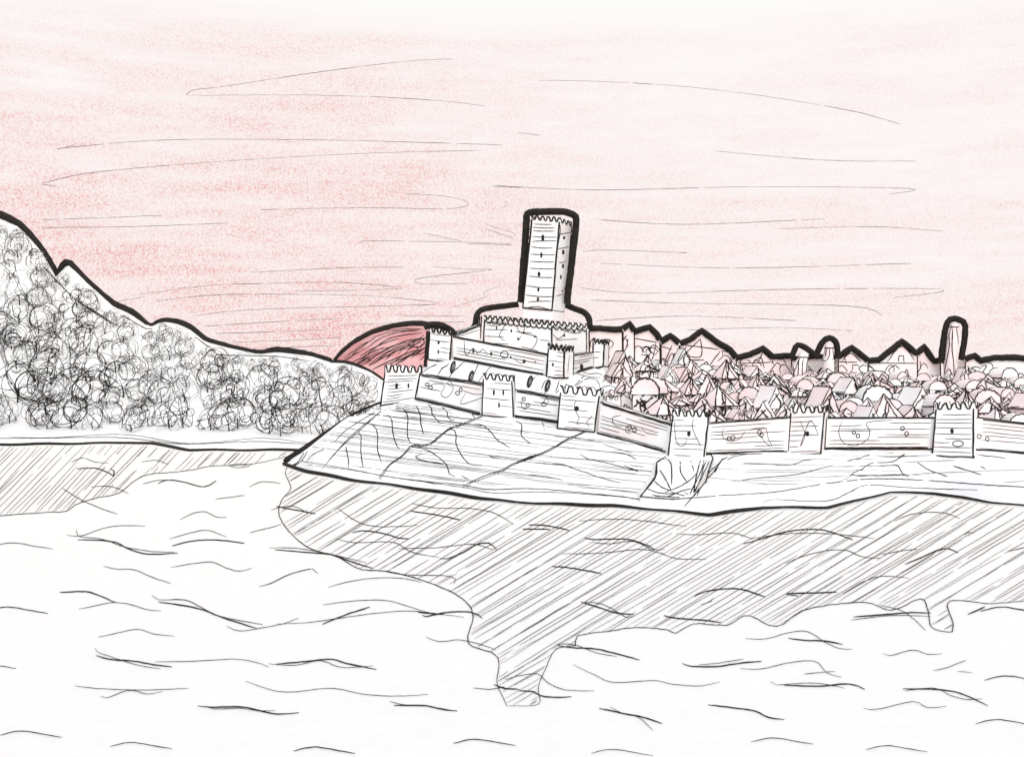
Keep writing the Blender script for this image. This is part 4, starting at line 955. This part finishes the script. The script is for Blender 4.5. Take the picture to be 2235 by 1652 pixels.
# skyline of the town: buildings whose roof verges carry the heavy black line
def skyline_house(name, label, roof, base_v, Y, dep=9, verge=14, doodles=(), cat='house', mats=None):
    """front outline of the roof in sketch pixels, left to right; walls drop to base_v"""
    t = thing(name, label, cat, at((roof[0][0] + roof[-1][0]) / 2, base_v, Y), 'buildings on the crest of the town')
    mb = MB(); bk = Vector((0, dep, 0))
    top = [at(u, v, Y) for u, v in roof]; low = [at(u, base_v, Y) for u, v in (roof[0], roof[-1])]
    poly = [low[0], low[1]] + top[::-1]
    mb.face(poly); mb.face([p + bk for p in poly[::-1]])
    mb.face((low[0], top[0], top[0] + bk, low[0] + bk)); mb.face((low[1], low[1] + bk, top[-1] + bk, top[-1]))
    hit = on_mesh(mb.bvh(), .05); k = Y / F
    for p in (low[0], low[1]):
        q = top[0] if p is low[0] else top[-1]
        mb.tube([p, p.lerp(q, .5) + Vector((.1, 0, 0)), q], 1.4 * k, 1, 4)
    for dd in doodles: stroke(mb, hit, dd, 2.3, 1, 5, .4)
    mb.build('wall', [M_CITY, M_INK], t)
    rm = MB(); mb2 = MB()
    for a, b in zip(top, top[1:]): rm.face((a + Vector((0, -.4, .15)), b + Vector((0, -.4, .15)), b + bk + Vector((0, .4, .15)), a + bk + Vector((0, .4, .15))))
    rm.build('roof', [M_CITY, M_INK], t)
    us_, vs_ = [u for u, v in roof], [v for u, v in roof]
    for i in range(int((us_[-1] - us_[0]) / 9)):
        u = rnd.uniform(us_[0], us_[-1]); v = rnd.uniform(max(lerp_line(roof, u) + 4, base_v - 50), base_v)
        if rnd.random() < .5: dd = [(u - rnd.uniform(5, 22), v + rnd.uniform(0, 24)), (u, v - rnd.uniform(4, 16)), (u + rnd.uniform(4, 20), v + rnd.uniform(0, 22))]
        else: dd = [(u + rnd.uniform(6, 18) * math.cos(q), v + rnd.uniform(8, 16) * math.sin(q)) for q in np.linspace(rnd.uniform(2.4, 3.4), rnd.uniform(5.6, 7.5), 6)]
        stroke(mb2, hit, dd, 2.1, 0, 5, .4)
    if mb2.f: mb2.build('timber', [M_INK], t)
    om = MB(); P = []
    for (ua, va), (ub, vb) in zip(roof, roof[1:]):
        n = max(1, int(math.hypot(ub - ua, vb - va) / 8)); P += [(ua + (ub - ua) * q / n + rnd.uniform(-.5, .5), va + (vb - va) * q / n - verge * .42 + rnd.uniform(-.6, .6)) for q in range(n)]
    P.append((roof[-1][0], roof[-1][1] - verge * .42))
    om.tube([at(u, v, Y - .3) for u, v in P], [verge * .5 * k * rnd.uniform(.95, 1.06) for _ in P], 0, 7)
    om.build('dark_outline', [M_INK], t)
    return t
Y = 505
skyline_house('long_house', 'flat-topped white house right behind the keep, left end of the town skyline', [(1286, 722), (1318, 723), (1345, 725), (1358, 724)], 800, 425)
skyline_house('gabled_house', 'small sharp gable at the left start of the town skyline', Z2((55, 140), (92, 112), (118, 150)), 800, 500, doodles=[Z2((78, 160), (0, 230), (60, 250), (85, 180)), Z2((5, 215), (75, 165))])
skyline_house('box_house', 'boxy house with low peaked roof and bold square front, left part of the skyline', Z2((112, 158), (205, 130), (245, 170), (262, 200)), 800, Y - 4, doodles=[Z2((88, 165), (80, 290), (205, 312), (240, 200)), Z2((115, 178), (240, 200)), Z2((150, 232), (200, 225), (205, 270), (155, 270))])
skyline_house('gabled_house', 'low small gable between the boxy house and the tall gable', Z2((268, 212), (322, 178), (370, 218)), 815, Y, doodles=[Z2((330, 215), (290, 330), (370, 330)), Z2((240, 215), (330, 240))])
skyline_house('gabled_house', 'broad tall gabled house, highest peak of the left skyline', Z2((375, 222), (430, 200), (498, 150), (585, 215), (655, 258), (690, 300)), 825, Y, doodles=[Z2((490, 180), (385, 280)), Z2((490, 180), (490, 280), (380, 270)), Z2((395, 215), (590, 240)), Z2((410, 220), (390, 290), (510, 300)), Z2((600, 250), (540, 330))])
skyline_house('gabled_house', 'low wide gable in the middle of the town skyline', Z2((690, 302), (765, 285), (840, 250), (895, 295), (1000, 292)), 835, Y, doodles=[Z2((700, 318), (890, 312)), Z2((840, 255), (815, 310)), Z2((840, 255), (885, 300))])
skyline_house('gabled_house', 'medium gable just right of the round-topped turret', Z2((1262, 297), (1340, 246), (1428, 316)), 835, Y, doodles=[Z2((1285, 305), (1330, 262), (1390, 310)), Z2((1260, 310), (1370, 312))])
skyline_house('gabled_house', 'largest steep gable of the right skyline with a small arched window', Z2((1430, 318), (1490, 312), (1560, 258), (1620, 208), (1690, 268), (1705, 275)), 845, Y, doodles=[Z2((1535, 312), (1618, 222), (1690, 300)), Z2((1430, 316), (1720, 318)), Z2((1600, 310), (1605, 275), (1628, 275), (1630, 312))])
skyline_house('gabled_house', 'narrow little gable between the largest gable and the spire', Z2((1705, 275), (1745, 240), (1800, 322), (1835, 316)), 845, Y + 1)
skyline_house('gabled_house', 'low roof with a slight peak at the right end of the skyline beside the spire', Z2((1975, 308), (2030, 290), (2062, 320), (2140, 302), (2230, 300), (2400, 310), (2600, 300)), 845, Y, doodles=[Z2((1990, 330), (2000, 420)), Z2((2060, 340), (2095, 330), (2050, 400))])

skyline_house('long_house', 'long low roof below the two turrets in the middle of the skyline', Z2((985, 302), (1060, 300), (1150, 290), (1262, 300)), 850, Y + 6, verge=11)
def turret(name, label, axis, radii, Y, verge, lines, cat='turret', dome=False):
    """slender round turret: axis and radius in sketch pixels from base to top"""
    k = Y / F; n = 12
    t = thing(name, label, cat, at(axis[0][0], axis[0][1], Y), 'turrets of the town')
    mb = MB(); rings = []
    for (u, v), r in zip(axis, radii):
        c = at(u, v, Y); rings.append([c + Vector((math.cos(2 * math.pi * i / n) * r * k, math.sin(2 * math.pi * i / n) * r * k, 0)) for i in range(n)])
    for a, b in zip(rings, rings[1:]): mb.prism(a, b, 0, cap=False)
    mb.face(rings[-1])
    hit = on_mesh(mb.bvh(), .04)
    for l in lines: stroke(mb, hit, l, 2.4, 1, 4, .3)
    mb.build('shaft', [M_CITY, M_INK], t)
    cp_ = MB(); c = at(*axis[-1], Y); r = radii[-1] * k
    m_ = [[c + Vector((math.cos(2 * math.pi * i / n) * r * q, math.sin(2 * math.pi * i / n) * r * q, z * r)) for i in range(n)] for q, z in ((1.12, 0), (1.0, .5), (.65, .9), (.08, 1.15))]
    for a, b in zip(m_, m_[1:]): cp_.prism(a, b, 0, cap=False)
    cp_.face(m_[-1]); cp_.tube([p + Vector((0, 0, .02)) for p in m_[0]], 1.1 * k, 1, 4, True)
    cp_.build('cap', [M_CITY, M_INK], t)
    om = MB(); P = smooth_px(verge[0], 6, .4)
    om.tube([at(u, v, Y + .4) for u, v in P], [verge[1] * .5 * k * rnd.uniform(.95, 1.05) for _ in P], 0, 8)
    om.build('dark_outline', [M_INK], t)
turret('spire', 'tallest thin white spire rising above the town at the far right of the skyline', Z2((1885, 420), (1888, 310), (1900, 200), (1912, 115)), (11, 14, 13, 8), 500, (Z2((1838, 318), (1846, 230), (1862, 130), (1876, 88), (1890, 72), (1915, 68), (1962, 84), (1975, 110), (1968, 200), (1950, 300)), 14),
       [Z2((1882, 120), (1885, 220), (1870, 300), (1850, 420)), Z2((1905, 125), (1900, 230), (1910, 330), (1912, 420)), Z2((1925, 120), (1935, 220), (1925, 320), (1915, 410)), Z2((1870, 170), (1860, 300)), Z2((1940, 100), (1950, 150), (1935, 160)), Z2((1860, 380), (1885, 350), (1915, 420))], 'spire')
turret('turret', 'short round-topped turret under a high black arch in the middle of the skyline', Z2((1205, 420), (1205, 300), (1210, 232)), (13, 13, 9), 500, (Z2((1132, 290), (1160, 222), (1190, 185), (1215, 176), (1245, 195), (1258, 240), (1255, 292)), 14),
       [Z2((1180, 215), (1175, 300), (1200, 300)), Z2((1205, 200), (1215, 260), (1200, 300)), Z2((1230, 215), (1235, 290), (1225, 300)), Z2((1200, 225), (1190, 280))])
turret('turret', 'dark-lined turret with slanting top just left of the round-topped one', Z2((1035, 420), (1045, 340), (1065, 284)), (19, 17, 11), 497, (Z2((998, 290), (1015, 250), (1035, 215), (1075, 230), (1112, 255), (1138, 282)), 13),
       [Z2((1040, 235), (1000, 395), (1080, 410)), Z2((1060, 240), (1025, 340), (1000, 395)), Z2((1075, 250), (1060, 340), (1065, 405)), Z2((1100, 260), (1085, 330), (1085, 430)), Z2((1030, 240), (1055, 260), (1095, 262)), Z2((1010, 300), (1015, 400)), Z2((1045, 260), (1035, 390)), Z2((980, 400), (1075, 435))])
# weathered marks of the town seen over its roofs: loose rafters leaning on the walls are part of each house above
